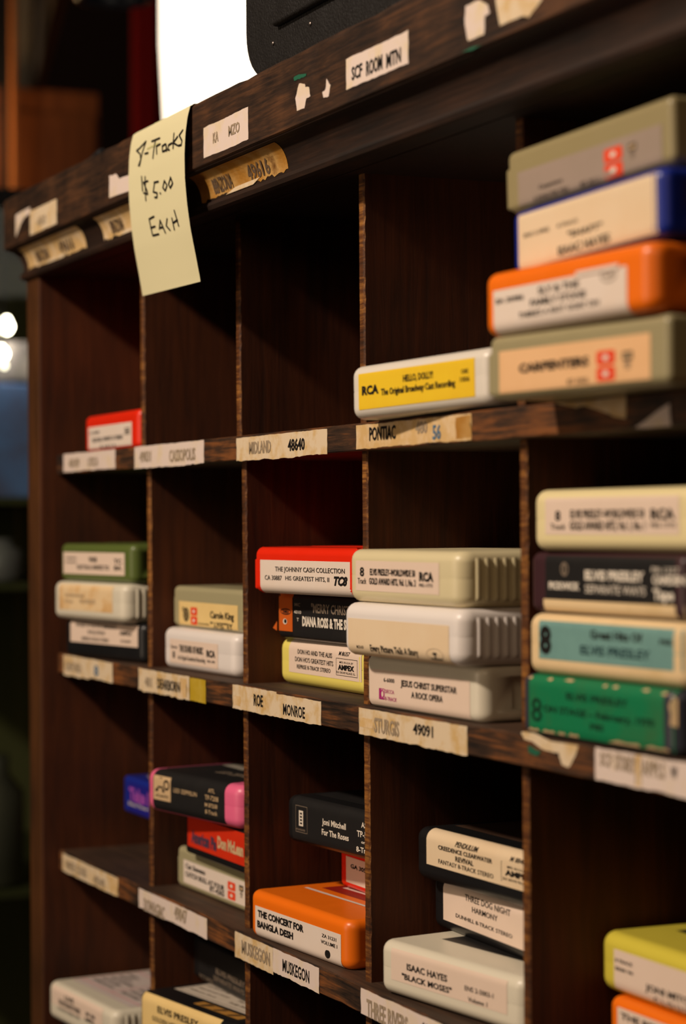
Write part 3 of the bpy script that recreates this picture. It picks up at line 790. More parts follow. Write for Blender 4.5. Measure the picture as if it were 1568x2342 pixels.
PAPER_KIND = {'s1a': P_WHITE, 's1b': P_WHITE, 's2a2': P_CREAM, 's2b2': P_YELLOW, 's2f': P_WHITE, 's3a': P_CREAM, 's3b': P_WHITE,
              's3d': P_WHITE, 's3e': P_WHITE, 'ca': P_WHITE, 'cb': P_CREAM, 'cd': P_WHITE, 'ce': P_WHITE, 's1d': P_TAN}
STAINS = {'s1d': [(96, 108.4, 120.6, 129.6, P_AMBER)], 's3a': [(-338, -323, -118.6, -108.9, P_TAN)], 's2b': [(-219, -209, -.6, 9.8, P_TAN)],
          's2e': [(4.2, 17, 2.5, 6.8, P_TAN)], 's2c': [(-143.6, -134, 1.0, 6.0, P_TAN)], 's2f': [(225.5, 229.5, .5, 11, P_TAN)]}
for idx, (key, x0, x1, z0, z1, texts) in enumerate(PAPER_LABELS):
    onshelf = key[0] == 's'
    par = shelf_of[key[:2]] if onshelf else fascia
    y = 0.0 if onshelf else -22.0
    par_top = {'1': SHELF_Z[0], '2': SHELF_Z[1], '3': SHELF_Z[2]}.get(key[1], 0) + SHELF_T
    bm = bmesh.new()
    mats = [PAPER_KIND.get(key, P_CREAM)] + [INK[c] for c in INK_ORDER]
    if key == 'ca':
        pts = [(x0, z0 + .5), (x0 + 5, z0 + 3.6), (x0 + 11, z0 + 7.2), (x0 + 18, z0 + 10), (x0 + 31, z0 + 11), (x0 + 31, z1 + .4), (x0 + 12, z1), (x0, z1 - .5)]
    elif key == 's2b':
        pts = torn_outline(x0, x1, z0, min(z1, par_top - .15), .25, .9, .7, idx)
    elif onshelf:
        pts = torn_outline(x0, x1, z0, min(z1, par_top - .15), .2, .42, .3, idx)
    else:
        pts = torn_outline(x0, x1, z0, z1, .25, .3, .25, idx)
    slab(bm, pts, y - (0.30 if key in ('cb', 's2d', 's3d', 's2a2') else 0.18), 0.18, 0)
    for sx0, sx1, sz0, sz1, sm in STAINS.get(key, []):
        mats.append(sm)
        slab(bm, torn_outline(sx0, sx1, sz0, sz1, .4, .6, .8, idx + 50), y - .24, .05, len(mats) - 1)
    for s, a, b, c, d, st in texts:
        bold, it, ink = ink_of(st.replace('b', 'B'))
        put_text(bm, s, a, b, c, d, lambda u, v: (u, y - .37, v), 1 if 'f' in st else max(bold, 1), it, ink + 1)
    finish(bm, 'paper_label', par, mats, (0, 0, 0))
SCRAP_MAT = {'fn': P_WHITE, 'g1': P_GREEN, 'g2': P_GREEN, 'h2': P_GREEN, 'e1': P_TAN, 'e2': P_WHITE, 'f2': P_CREAM, 'h1': P_CREAM}
for key, pts in PAPER_SCRAPS:
    onshelf = key[0] in 'eh'
    par = {'e': shelves[0], 'h': shelves[1]}.get(key[0], fascia)
    y = 0.0 if onshelf else -22.0
    # rough up the torn outline
    rnd = random.Random(sum(map(ord, key)))
    fine = []
    for p, q in zip(pts, pts[1:] + pts[:1]):
        for t in (0, .33, .66):
            fine.append((p[0] + (q[0] - p[0]) * t + rnd.uniform(-.25, .25), p[1] + (q[1] - p[1]) * t + rnd.uniform(-.25, .25)))
    bm = bmesh.new()
    slab(bm, fine, y - .16 if key not in ('h2',) else y - .22, .16, 0)
    finish(bm, 'paint_smear' if key in ('g1', 'g2', 'h2') else 'paper_scrap', par, [SCRAP_MAT.get(key, P_WHITE)], (0, 0, 0))

# labels pasted into the hollow of the cove moulding
cove_part = [o for o in cab.children if o.name.startswith('cove_moulding')][0]
for x0, x1, ptn in ((-451, -335, P_TAN), (-303, -212, P_TAN), (-150, -41, P_AMBER)):
    bm = bmesh.new()
    n = 40
    rnd = random.Random(int(x1))
    grid = []
    for i in range(n + 1):
        x = x0 + (x1 - x0) * i / n
        low = rnd.random() * .08
        col = []
        for k in range(9):
            t = math.pi / 2 * (0.12 + (0.86 - low) * k / 8)
            o_, z_ = 9.5 - 8.5 * math.sin(t), 257.0 - 13.5 * (1 - math.cos(t))
            col.append(bm.verts.new((x, -11 - o_ - .25 * math.sin(t), z_ - .25 * math.cos(t))))
        grid.append(col)
    for a, b in zip(grid, grid[1:]):
        for k in range(8):
            bm.faces.new((a[k], a[k + 1], b[k + 1], b[k]))

    def cove_pt(u, v):
        t = math.acos(max(-1, min(1, 1 - (257.0 - v) / 13.5)))
        return (u, -11 - (9.5 - 8.5 * math.sin(t)) - .5 * math.sin(t), v - .5 * math.cos(t))
    L = x1 - x0
    for f0, f1, s in ((.18, .40, 'BENZONIA'), (.58, .82, '49616')):
        put_text(bm, s, x0 + L * f0, x0 + L * f1, 246.5, 253.5, cove_pt, 1, False, 1)
    put_poly(bm, [(x0 + L * .30, 244.2), (x0 + L * .62, 244.2), (x0 + L * .70, 246.4), (x0 + L * .42, 246.2)], cove_pt, 2)
    finish(bm, 'paper_label', cove_part, [ptn, plain('dim_ink', srgb(.36, .28, .20), .8), P_CREAM], (0, 0, 0))

# ------------------------------------------------------------------ the price note hanging over the cornice
NOTE = thing('price_note', 'pale yellow handwritten price note hanging over the front of the cornice', 'note', W3(-178, -22, 206))
N_PAPER = plain('pale_yellow_note_paper', srgb(.86, .83, .67), 0.8, 0.2)
N_TAPE = plain('translucent_tape', srgb(.80, .78, .55), 0.35, 0.5)
NS = [(200.5, -18.6), (206, -19.0), (218, -20.7), (230, -22.6), (242, -24.0), (254, -25.0), (266, -25.4), (276, -25.2), (284, -24.4), (288.5, -23.2), (290.1, -21.0), (290.4, -14.0)]


def note_y(z):
    for (za, ya), (zb, yb) in zip(NS, NS[1:]):
        if z <= zb:
            t = (z - za) / (zb - za)
            return ya + (yb - ya) * t
    return NS[-1][1]


def note_surf(x, z):
    w = (x + 220.5) / 84.5
    t = (z - 206) / 84.0
    s_ = math.sin(max(0.0, min(1.0, t * 1.05)) * math.pi)
    return note_y(z) - s_ * (1.3 * max(0, w) ** 3 + .8 * max(0, 1 - w) ** 3)


def note_pt(u, v, e=0.0):
    return (u + 178, note_surf(u, v) - e + 22, v - 206)


bm = bmesh.new()
prof = [206 + (288.5 - 206) * i / 44 for i in range(45)] + [289.4, 290.0, 290.25]
cols = 12
g = []
for i, z in enumerate(prof + [290.3, 290.35]):
    t = min(1.0, i / 44)
    row = []
    for c in range(cols + 1):
        w = c / cols
        x = -220.5 + 84.5 * w + (1 - t) * 1.0
        zz = z - 1.2 * w * (1 - t)
        y = note_surf(x, zz)
        if i > 47:
            y = (-12, 6)[i - 48]
        row.append(bm.verts.new((x + 178, y + 22, zz - 206)))
    g.append(row)
for a, b in zip(g, g[1:]):
    for k in range(cols):
        bm.faces.new((a[k], a[k + 1], b[k + 1], b[k]))
sheet = obj('paper_sheet', bm, N_PAPER, NOTE, smooth=True)
bm = bmesh.new()
for st in STROKES:
    for (xa, za), (xb, zb) in zip(st, st[1:]):
        d = math.hypot(xb - xa, zb - za) or 1
        nx, nz = -(zb - za) / d * .5, (xb - xa) / d * .5
        n = max(1, int(d / 3))
        for i in range(n):
            p = (xa + (xb - xa) * i / n, za + (zb - za) * i / n)
            q = (xa + (xb - xa) * (i + 1) / n, za + (zb - za) * (i + 1) / n)
            f = bm.faces.new([bm.verts.new(note_pt(*r_, .35)) for r_ in ((p[0] - nx, p[1] - nz), (q[0] - nx, q[1] - nz), (q[0] + nx, q[1] + nz), (p[0] + nx, p[1] + nz))])
    for x, z in st:
        put_disc(bm, x, z, .5, .5, lambda u, v: note_pt(u, v, .35), 0, 8)
obj('handwriting', bm, INK['k'], NOTE)
bm = bmesh.new()
put_rect(bm, -193, -176, 276.5, 290, lambda u, v: note_pt(u, v, .2))
obj('clear_tape', bm, N_TAPE, NOTE)

# ------------------------------------------------------------------ eight-track cartridges
TW, TD, TH, STEP = 101.6, 133.0, 22.0, 22.2
FLOOR_Z = {1: SHELF_Z[0] + SHELF_T, 2: SHELF_Z[1] + SHELF_T, 3: SHELF_Z[2] + SHELF_T, 4: SHELF_Z[3] + SHELF_T}
GROUP = 'eight-track cartridges in the pigeonholes'
HX = TW / 2


def shell_bm(rv, rh, ribs=False, notch=None, flange=False, seam=None, step=False, h=TH):
    bm = bmesh.new()
    box(bm, -HX, HX, 0, TD, 0, h)
    e = [x for x in bm.edges if abs(x.verts[0].co.z - x.verts[1].co.z) > 1]
    bmesh.ops.bevel(bm, geom=e, offset=rv, segments=6, profile=0.5, affect='EDGES')
    e = [x for x in bm.edges if x.verts[0].co.z == x.verts[1].co.z and (x.verts[0].co.z < .01 or x.verts[0].co.z > h - .01)]
    bmesh.ops.bevel(bm, geom=e, offset=rh, segments=5, profile=0.5, affect='EDGES')
    if seam:
        for dz in (-.18, 0, .18):
            g = list(bm.verts) + list(bm.edges) + list(bm.faces)
            bmesh.ops.bisect_plane(bm, geom=g, plane_co=(0, 0, seam + dz), plane_no=(0, 0, 1))
        bm.normal_update()
        mv = [(v, v.normal.copy()) for v in bm.verts if abs(v.co.z - seam) < .05]
        for v, n in mv:
            n.z = 0
            v.co -= n.normalized() * .3
    if notch:
        ya, yb, za, zb, dep = notch
        for co, no in (((0, ya, 0), (0, 1, 0)), ((0, yb, 0), (0, 1, 0)), ((0, 0, za), (0, 0, 1)), ((0, 0, zb), (0, 0, 1))):
            g = list(bm.verts) + list(bm.edges) + list(bm.faces)
            bmesh.ops.bisect_plane(bm, geom=g, plane_co=co, plane_no=no)
        for sgn in (1, -1):
            bm.normal_update()
            fs = []
            for f in bm.faces:
                c = f.calc_center_median()
                if f.normal.x * sgn > .9 and abs(c.x) > HX - 1 and ya < c.y < yb and za < c.z < zb:
                    fs.append(f)
            if fs:
                r = bmesh.ops.extrude_face_region(bm, geom=fs)
                vs = [x for x in r['geom'] if isinstance(x, bmesh.types.BMVert)]
                bmesh.ops.translate(bm, vec=(-sgn * dep, 0, 0), verts=vs)
                bmesh.ops.delete(bm, geom=fs, context='FACES')
    if ribs:
        for sgn in (1, -1):
            for k in range(20):
                y = 8.6 + k * 4.0
                zs = [(rh - 1.8, 0), (rh - .3, 1), (h - rh + .3, 1), (h - rh + 1.8, 0)]
                rings = []
                for z, full in zs:
                    ring = []
                    for j in range(7):
                        t = math.pi * j / 6
                        ring.append(bm.verts.new((sgn * (HX - .2 + (.95 if full else .05) * math.sin(t) + .1), y + 1.15 * math.cos(t), z)))
                    rings.append(ring)
                for a, b in zip(rings, rings[1:]):
                    for j in range(6):
                        q = (a[j], a[j + 1], b[j + 1], b[j])
                        bm.faces.new(q if sgn < 0 else q[::-1])
    if flange:
        for sgn in ((-1,) if flange == 'left' else (1, -1)):
            v, f = box(bm, sgn * HX - 2.3, sgn * HX + 2.3, .9, 34, 1.6, h * .74)
            es = list({e for x in f for e in x.edges})
            bmesh.ops.bevel(bm, geom=es, offset=1.1, segments=3, profile=.5, affect='EDGES')
    if step:
        # raised panel with a shallow edge on the top face
        v, f = box(bm, -HX + 9, HX - 9, 26, TD - 8, h - 1, h + .15)
        es = list({e for x in f for e in x.edges})
        bmesh.ops.bevel(bm, geom=es, offset=.12, segments=1, profile=.5, affect='EDGES')
    return bm


def face_map(rv, rh, h=TH):
    """(u from the left edge, s along the front, offset) -> point on the shell's rounded front."""
    def fn(u, s, e=0.0):
        x = u - HX
        push = 0.0
        lim = HX - rv
        if abs(x) > lim:
            b = min(1.3, (abs(x) - lim) / rv)
            push = (rv + e) * (1 - math.cos(b))
            x = math.copysign(lim + (rv + e) * math.sin(b), x)
        if s > h - rh:
            a = (s - (h - rh)) / rh
            if a < math.pi / 2:
                return (x, rh - (rh + e) * math.cos(a) + push, h - rh + (rh + e) * math.sin(a))
            return (x, rh + (a - math.pi / 2) * rh + push, h + e)
        if s < rh:
            a = (rh - s) / rh
            if a < math.pi / 2:
                return (x, rh - (rh + e) * math.cos(a) + push, rh - (rh + e) * math.sin(a))
            return (x, rh + (a - math.pi / 2) * rh + push, -e)
        return (x, -e + push, s)
    return fn


def label_bm(fm, u0, u1, s0, s1, e=0.14, nu=16, ns=16, mi=0, bm=None):
    bm = bm or bmesh.new()
    g = [[bm.verts.new(fm(u0 + (u1 - u0) * i / nu, s0 + (s1 - s0) * j / ns, e)) for i in range(nu + 1)] for j in range(ns + 1)]
    for a, b in zip(g, g[1:]):
        for i in range(nu):
            bm.faces.new((a[i], a[i + 1], b[i + 1], b[i])).material_index = mi
    return bm


def marks_into(bm, marks, f2):
    ix = INK_ORDER.index
    for k, a, b, c, d in marks:
        w, hgt = b - a, d - c
        cu, cv = (a + b) / 2, (c + d) / 2
        if k == 'eight':
            for v0 in (c, c + hgt * .53):
                v1 = v0 + hgt * .47
                r = min(w, v1 - v0) * .22
                pts = []
                for qx, qy, t0 in ((b - r, v1 - r, 0), (a + r, v1 - r, 90), (a + r, v0 + r, 180), (b - r, v0 + r, 270)):
                    for j in range(4):
                        t = R(t0 + 30 * j)
                        pts.append((qx + r * math.cos(t), qy + r * math.sin(t)))
                put_poly(bm, pts, f2, ix('r'))
                put_disc(bm, cu, (v0 + v1) / 2, w * .17, (v1 - v0) * .2, lambda u, v: f2(u, v, .12), ix('w'), 14)
        elif k == 'am':
            put_rect(bm, a + w * .1, b - w * .1, c + hgt * .52, d, f2, ix('k'))
            put_text(bm, 'AM', a + w * .2, b - w * .2, c + hgt * .62, c + hgt * .9, lambda u, v: f2(u, v, .12), 2, False, ix('t'))
            put_rect(bm, cu - w * .06, cu + w * .06, c + hgt * .12, c + hgt * .52, f2, ix('g'))
            put_ring(bm, cu, c + hgt * .3, w * .3, hgt * .14, w * .07, f2, ix('g'), 16)
            put_rect(bm, a + w * .3, b - w * .3, c, c + hgt * .08, f2, ix('g'))
        elif k == 'box':
            put_frame(bm, a, b, c, d, .22, f2, ix('k'))
        elif k == 'tc':
            put_frame(bm, a, b, c, d, .5, f2, ix('k'))
            put_rect(bm, a + w * .2, b - w * .2, c + hgt * .3, d - hgt * .3, f2, ix('k'))
        elif k == 'ring':
            put_ring(bm, cu, cv, w / 2, hgt / 2, .5, f2, ix('g'))
            put_text(bm, 'COLUMBIA', a + w * .18, b - w * .18, cv - .6, cv + .6, f2, 1, False, ix('g'))
        elif k == 'ringt':
            put_ring(bm, cu, cv, w / 2, hgt / 2, .18, f2, ix('g'))
            put_rect(bm, cu - w * .12, cu + w * .12, cv, cv + hgt * .18, f2, ix('k'))
            put_rect(bm, cu - w * .04, cu + w * .04, cv - hgt * .28, cv, f2, ix('k'))
            put_rect(bm, a + w * .2, b - w * .1, c + hgt * .1, c + hgt * .2, f2, ix('k'))
        elif k == 'oval':
            put_ring(bm, cu, cv, w / 2, hgt / 2, w * .17, f2, ix('k'))
            put_ring(bm, cu, cv, w * .24, hgt * .24, w * .1, f2, ix('k'))
            put_rect(bm, cu - w * .07, cu + w * .07, cv - hgt * .25, cv + hgt * .25, f2, ix('k'))
        elif k == 'decca':
            put_frame(bm, a, b, c, d, .3, f2, ix('m'))
            put_rect(bm, a, a + w * .35, c, d, f2, ix('m'))
            put_ring(bm, cu + w * .1, cv, w * .34, hgt * .4, .6, f2, ix('m'), 18)
            put_rect(bm, a + w * .3, b, c, c + hgt * .12, f2, ix('m'))
        elif k == 'obox':
            label_bm(lambda u, s, e: f2(u, s, e), a, b, c, d, .03, 10, 8, ix('o'), bm)
        elif k == 'ologo':
            put_ring(bm, cu, cv, w / 2, hgt / 2, .55, lambda u, v: f2(u, v, .1), ix('k'))
            put_text(bm, 'TAMLA', a + w * .2, b - w * .2, cv - .7, cv + .7, lambda u, v: f2(u, v, .1), 2, False, ix('k'))
        elif k == 'dot':
            put_disc(bm, cu, cv, w / 2, hgt / 2, lambda u, v: f2(u, v, .1), ix('w'))
            put_disc(bm, cu + w * .1, cv + hgt * .05, w * .3, hgt * .36, lambda u, v: f2(u, v, .2), ix('k'))
        elif k == 'pick':
            put_ring(bm, cu, cv, w / 2, hgt / 2, .8, f2, ix('g'))
            put_rect(bm, cu - .5, cu + .5, c + 1, d - 1, f2, ix('g'))
        elif k == 'atl':
            label_bm(lambda u, s, e: f2(u, s, e), a, b, c, d, .03, 10, 8, ix('t'), bm)
            g2 = lambda u, v: f2(u, v, .1)
            put_poly(bm, [(a + w * .1, c + hgt * .34), (a + w * .26, c + hgt * .34), (a + w * .44, d - hgt * .06), (a + w * .34, d - hgt * .06)], g2, ix('k'))
            put_poly(bm, [(a + w * .52, c + hgt * .34), (a + w * .66, c + hgt * .34), (a + w * .5, d - hgt * .06), (a + w * .40, d - hgt * .06)], g2, ix('k'))
            put_rect(bm, a + w * .26, a + w * .56, c + hgt * .50, c + hgt * .58, g2, ix('k'))
            put_ring(bm, a + w * .76, c + hgt * .66, w * .17, hgt * .22, w * .06, g2, ix('k'), 18)
            put_text(bm, 'ATLANTIC', a + w * .12, b - w * .1, c + hgt * .12, c + hgt * .24, g2, 1, False, ix('k'))
        elif k == 'apple':
            put_disc(bm, cu - w * .1, cv - hgt * .04, w * .42, hgt * .46, f2, ix('k'))
            put_disc(bm, cu + w * .12, cv + hgt * .02, w * .38, hgt * .42, lambda u, v: f2(u, v, .05), ix('k'))
        elif k == 'wbox':
            put_frame(bm, a, b, c, d, .25, f2, ix('g'))
        elif k == 'wblk':
            put_rect(bm, a, b, c, d, f2, ix('w'))
            for j in range(4):
                put_rect(bm, a + w * .3, b - w * .25, c + hgt * (.12 + .21 * j), c + hgt * (.24 + .21 * j), lambda u, v: f2(u, v, .1), ix('k'))
        elif k == 'wline':
            put_text(bm, 'ASYLUM RECORDS', a, b, c, d, f2, 1, False, ix('g'))


# shell colour, finish, corner radii, label paper, label extents and the wording that singles each tape out
S_ = lambda name, c, **k: plain(name, srgb(*c), k.pop('rough', .34), k.pop('spec', .5), **k)
RED = S_('red_plastic', (.93, .17, .06))
ORANGE = S_('orange_plastic', (.96, .46, .07))
WHITE = S_('white_plastic', (.89, .86, .81))
PEARL = S_('bright_white_plastic', (.92, .89, .87))
CREAMY = S_('cream_plastic', (.87, .82, .66))
IVORY = S_('ivory_plastic', (.92, .86, .66))
BUFF = stained('buff_worn_plastic', srgb(.91, .80, .62), srgb(.86, .74, .54), 50, .5, .8, .45)
OLIVE = S_('olive_grey_plastic', (.62, .58, .44))
OLIVE_D = S_('dark_olive_plastic', (.60, .55, .40))
SAGE = S_('sage_plastic', (.66, .63, .49))
GREEN = S_('olive_green_plastic', (.36, .42, .20))
BLUE = S_('royal_blue_plastic', (.08, .17, .58))
NAVY = S_('blue_black_plastic', (.21, .22, .26))
BLACK = S_('black_plastic', (.10, .10, .105))
PLUM = S_('dark_plum_plastic', (.25, .15, .17))
PINK = S_('pink_plastic', (.93, .42, .58))
LEMON = S_('lemon_plastic', (.93, .87, .44))
LIME = S_('yellow_plastic', (.84, .78, .28))
WHITE_O = S_('warm_white_plastic', (.88, .85, .77))

L_WHITE = stained('white_label_paper', srgb(.90, .84, .79), srgb(.89, .81, .74), 30, .4, .8, .6)
L_CREAM = stained('cream_label_paper', srgb(.90, .81, .68), srgb(.88, .77, .62), 30, .4, .8, .6)
L_PINKISH = stained('pinkish_label_paper', srgb(.90, .81, .74), srgb(.88, .79, .71), 30, .4, .8, .6)
L_YELLOW = stained('yellow_label_paper', srgb(.93, .78, .16), srgb(.91, .73, .14), 30, .4, .8, .55)
L_STRAW = stained('straw_label_paper', srgb(.92, .80, .54), srgb(.88, .75, .48), 30, .4, .8, .6)
L_PEACH = stained('peach_label_paper', srgb(.92, .74, .55), srgb(.89, .70, .50), 30, .4, .8, .6)
L_GREY = stained('grey_label_paper', srgb(.62, .55, .50), srgb(.58, .52, .46), 30, .4, .8, .6)
L_TAN = stained('stained_tan_label_paper', srgb(.90, .79, .62), srgb(.84, .67, .44), 70, .48, .62, .7, srgb(.72, .56, .38))
L_GREEN = stained('emerald_label_paper', srgb(.07, .47, .30), srgb(.20, .42, .26), 45, .45, .75, .5)
L_TEAL = stained('teal_label_paper', srgb(.45, .62, .60), srgb(.40, .56, .55), 60, .4, .8, .6)
L_BLACK = stained('black_label_paper', srgb(.13, .125, .125), srgb(.17, .16, .15), 60, .5, .9, .45)
L_RED = stained('red_label_paper', srgb(.84, .20, .08), srgb(.78, .16, .07), 30, .4, .8, .5)
L_BLUE = stained('blue_label_paper', srgb(.13, .13, .55), srgb(.10, .10, .45), 30, .4, .8, .5)
WEAR = plain('bare_cream_wear', srgb(.80, .76, .58), .7)

#  shell material, kind, rv, rh, label material, s-range override (None = measured), wording
KIND = {
 'red_desire': (RED, 'notch', 5, 3.5, L_WHITE, (None, None), 'red cartridge with a white label lying alone on the upper shelf in the leftmost column'),
 'hello_dolly': (WHITE, 'smooth', 6.5, 4.5, L_YELLOW, (None, None), 'white cartridge with a bright yellow label lying alone on the upper shelf'),
 'carpenters': (OLIVE, 'flange', 2.5, 3, L_PEACH, (None, None), 'olive grey cartridge with a peach label and red squares, lowest of the upper right stack'),
 'sly': (ORANGE, 'notch', 6.5, 4, L_WHITE, (-3, None), 'orange cartridge with a peeling white label, under the blue cartridge'),
 'shaft': (BLUE, 'notch', 5, 3.2, L_CREAM, (1.2, 20.2), 'royal blue cartridge with a large cream label, above an orange one'),
 'grey_top': (OLIVE_D, 'flange', 2.5, 3, L_GREY, (None, None), 'olive grey cartridge with a grey label and red squares, topmost of the upper right stack'),
 'black_l': (BLACK, 'notch', 5, 3.5, L_PINKISH, (None, None), 'black cartridge with a curling cream label, lowest of the three in the leftmost column'),
 'cream_l': (WHITE_O, 'ribbed', 6.5, 4.5, L_TAN, (None, None), 'cream ribbed cartridge with a faded tan label between a green and a black cartridge'),
 'green_l': (GREEN, 'notch', 5, 3.5, L_PINKISH, (None, None), 'dark olive green cartridge with a white label, topmost in the leftmost column'),
 'sound': (PEARL, 'notch', 6.5, 4.5, L_PINKISH, (None, None), 'white rounded cartridge under the olive one with a straw label'),
 'carole': (SAGE, 'flange', 2.5, 3, L_STRAW, (None, None), 'olive cartridge with a straw coloured label and red squares on top of a white one'),
 'donho': (LEMON, 'smooth', 6, 5, L_PINKISH, (None, 25), 'lemon yellow cartridge with a white label, under a black and a red one'),
 'diana': (BLACK, 'smooth', 4, 2.5, L_BLACK, (1.5, 21), 'black cartridge with an orange block on its label, between red and lemon ones'),
 'cash': (RED, 'flange', 2.5, 4, L_WHITE, (-1, None), 'bright red cartridge with a white label on top of the black and orange one'),
 'jcs': (WHITE_O, 'notch', 6, 3.5, L_PINKISH, (1, 16), 'white cartridge with a small magenta emblem, under two ribbed ones'),
 'every': (PEARL, 'ribbed', 6.5, 5, L_CREAM, (-1, None), 'white ribbed cartridge with a large blank cream label'),
 'elvis_ww': (CREAMY, 'ribbed', 7, 4.5, L_PINKISH, (None, None), 'pale yellow ribbed cartridge on top of two white ones'),
 'elvis_green': (NAVY, 'smooth', 6, 3.5, L_GREEN, (1.5, 25), 'cartridge with a worn emerald green label, lowest of the four at the right'),
 'elvis_teal': (BUFF, 'smooth', 7, 4.5, L_TEAL, (None, None), 'worn buff cartridge with a teal label above the emerald green one'),
 'elvis_black': (PLUM, 'smooth', 5, 3.5, L_BLACK, (5.2, None), 'dark plum cartridge with a black label and white lettering under the ivory one'),
 'elvis_ww2': (IVORY, 'smooth', 7, 4.5, L_PINKISH, (None, None), 'ivory rounded cartridge with a pinkish label, topmost of the four at the right'),
 'blue_deep': (BLUE, 'smooth', 4, 2.5, L_BLUE, (2, 19), 'blue cartridge with purple and white lettering half hidden in the leftmost column'),
 'cat': (SAGE, 'flange', 2.5, 3, L_WHITE, (None, None), 'pale olive cartridge with a white label and red squares on the lower shelf'),
 'pie': (BLACK, 'smooth', 3, 2, L_RED, (4.2, 20.5), 'black cartridge with a red label, wedged under the pink and black one'),
 'ledzep': (PINK, 'smooth', 7, 5, L_BLACK, (1.0, 29), 'pink cartridge wrapped in a black label with a tan square emblem'),
 'bangla': (ORANGE, 'notch', 6, 3.8, L_WHITE, (-.5, None), 'orange cartridge with a white label and a framed picture on top, on the lower shelf'),
 'redga': (RED, 'smooth', 5, 3, L_PINKISH, (None, None), 'red cartridge pushed back on top of the orange one, mostly hidden by a divider'),
 'joni': (BLACK, 'smooth', 7, 4, L_BLACK, (2, 24), 'black cartridge with white lettering, above a mostly hidden red one'),
 'moses': (WHITE_O, 'smooth', 6.5, 4.5, L_PINKISH, (None, None), 'white cartridge with a black top label, under two black ones'),
 'harmony': (BLACK, 'smooth', 6, 4, L_PINKISH, (None, 23), 'black cartridge with a pale label, resting on a white one'),
 'pendulum': (BLACK, 'smooth', 6, 4.5, L_CREAM, (None, 24.5), 'black cartridge with a cream wrapped label and boxed emblem, topmost above a white one'),
 'joniyel': (LIME, 'smooth', 6, 5, L_PINKISH, (None, None), 'yellow cartridge with a white label on an orange one at the bottom right corner'),
 'orange_r': (ORANGE, 'smooth', 5, 3.5, L_PINKISH, (None, None), 'orange cartridge under the yellow one at the bottom right corner'),
 'stones': (WHITE_O, 'ribbed', 6.5, 4.5, L_PINKISH, (None, None), 'white cartridge with pink ruled lines on its top label, lower left corner'),
 'golden': (BLACK, 'smooth', 6, 4.5, L_STRAW, (2.0, 22.4), 'black cartridge with a cream front label and printed white top, bottom of second column'),
 'elvis_back': (BLACK, 'smooth', 4, 2.5, L_BLACK, (1.5, 20.5), 'black cartridge with grey lettering lying behind on top of the printed white one'),
 'support_a': (BLACK, 'smooth', 5, 3, None, (None, None), 'plain black cartridge hidden beneath the blue one'),
 'support_b': (BLACK, 'smooth', 5, 3, None, (None, None), 'plain black cartridge hidden beneath the white one with pink lines'),
 'support_c': (OLIVE, 'smooth', 5, 3, None, (None, None), 'plain olive cartridge lying directly under the one with a printed white top'),
 'support_d': (WHITE, 'smooth', 5, 3, None, (None, None), 'plain white cartridge on the fourth shelf under the plain olive one'),
}
TAPES.update({
 'support_a': dict(at=(-422, 58), row=3, level=0, lift=0, yaw=0, roll=0, label=None, texts=[], marks=[]),
 'support_b': dict(at=(-423, -4), row=4, level=0, lift=0, yaw=3, roll=0, label=None, texts=[], marks=[]),
 'support_c': dict(at=(-263, 2), row=4, level=1, lift=0, yaw=5, roll=0, label=None, texts=[], marks=[]),
 'support_d': dict(at=(-268, 4), row=4, level=0, lift=0, yaw=3, roll=0, label=None, texts=[], marks=[]),
})


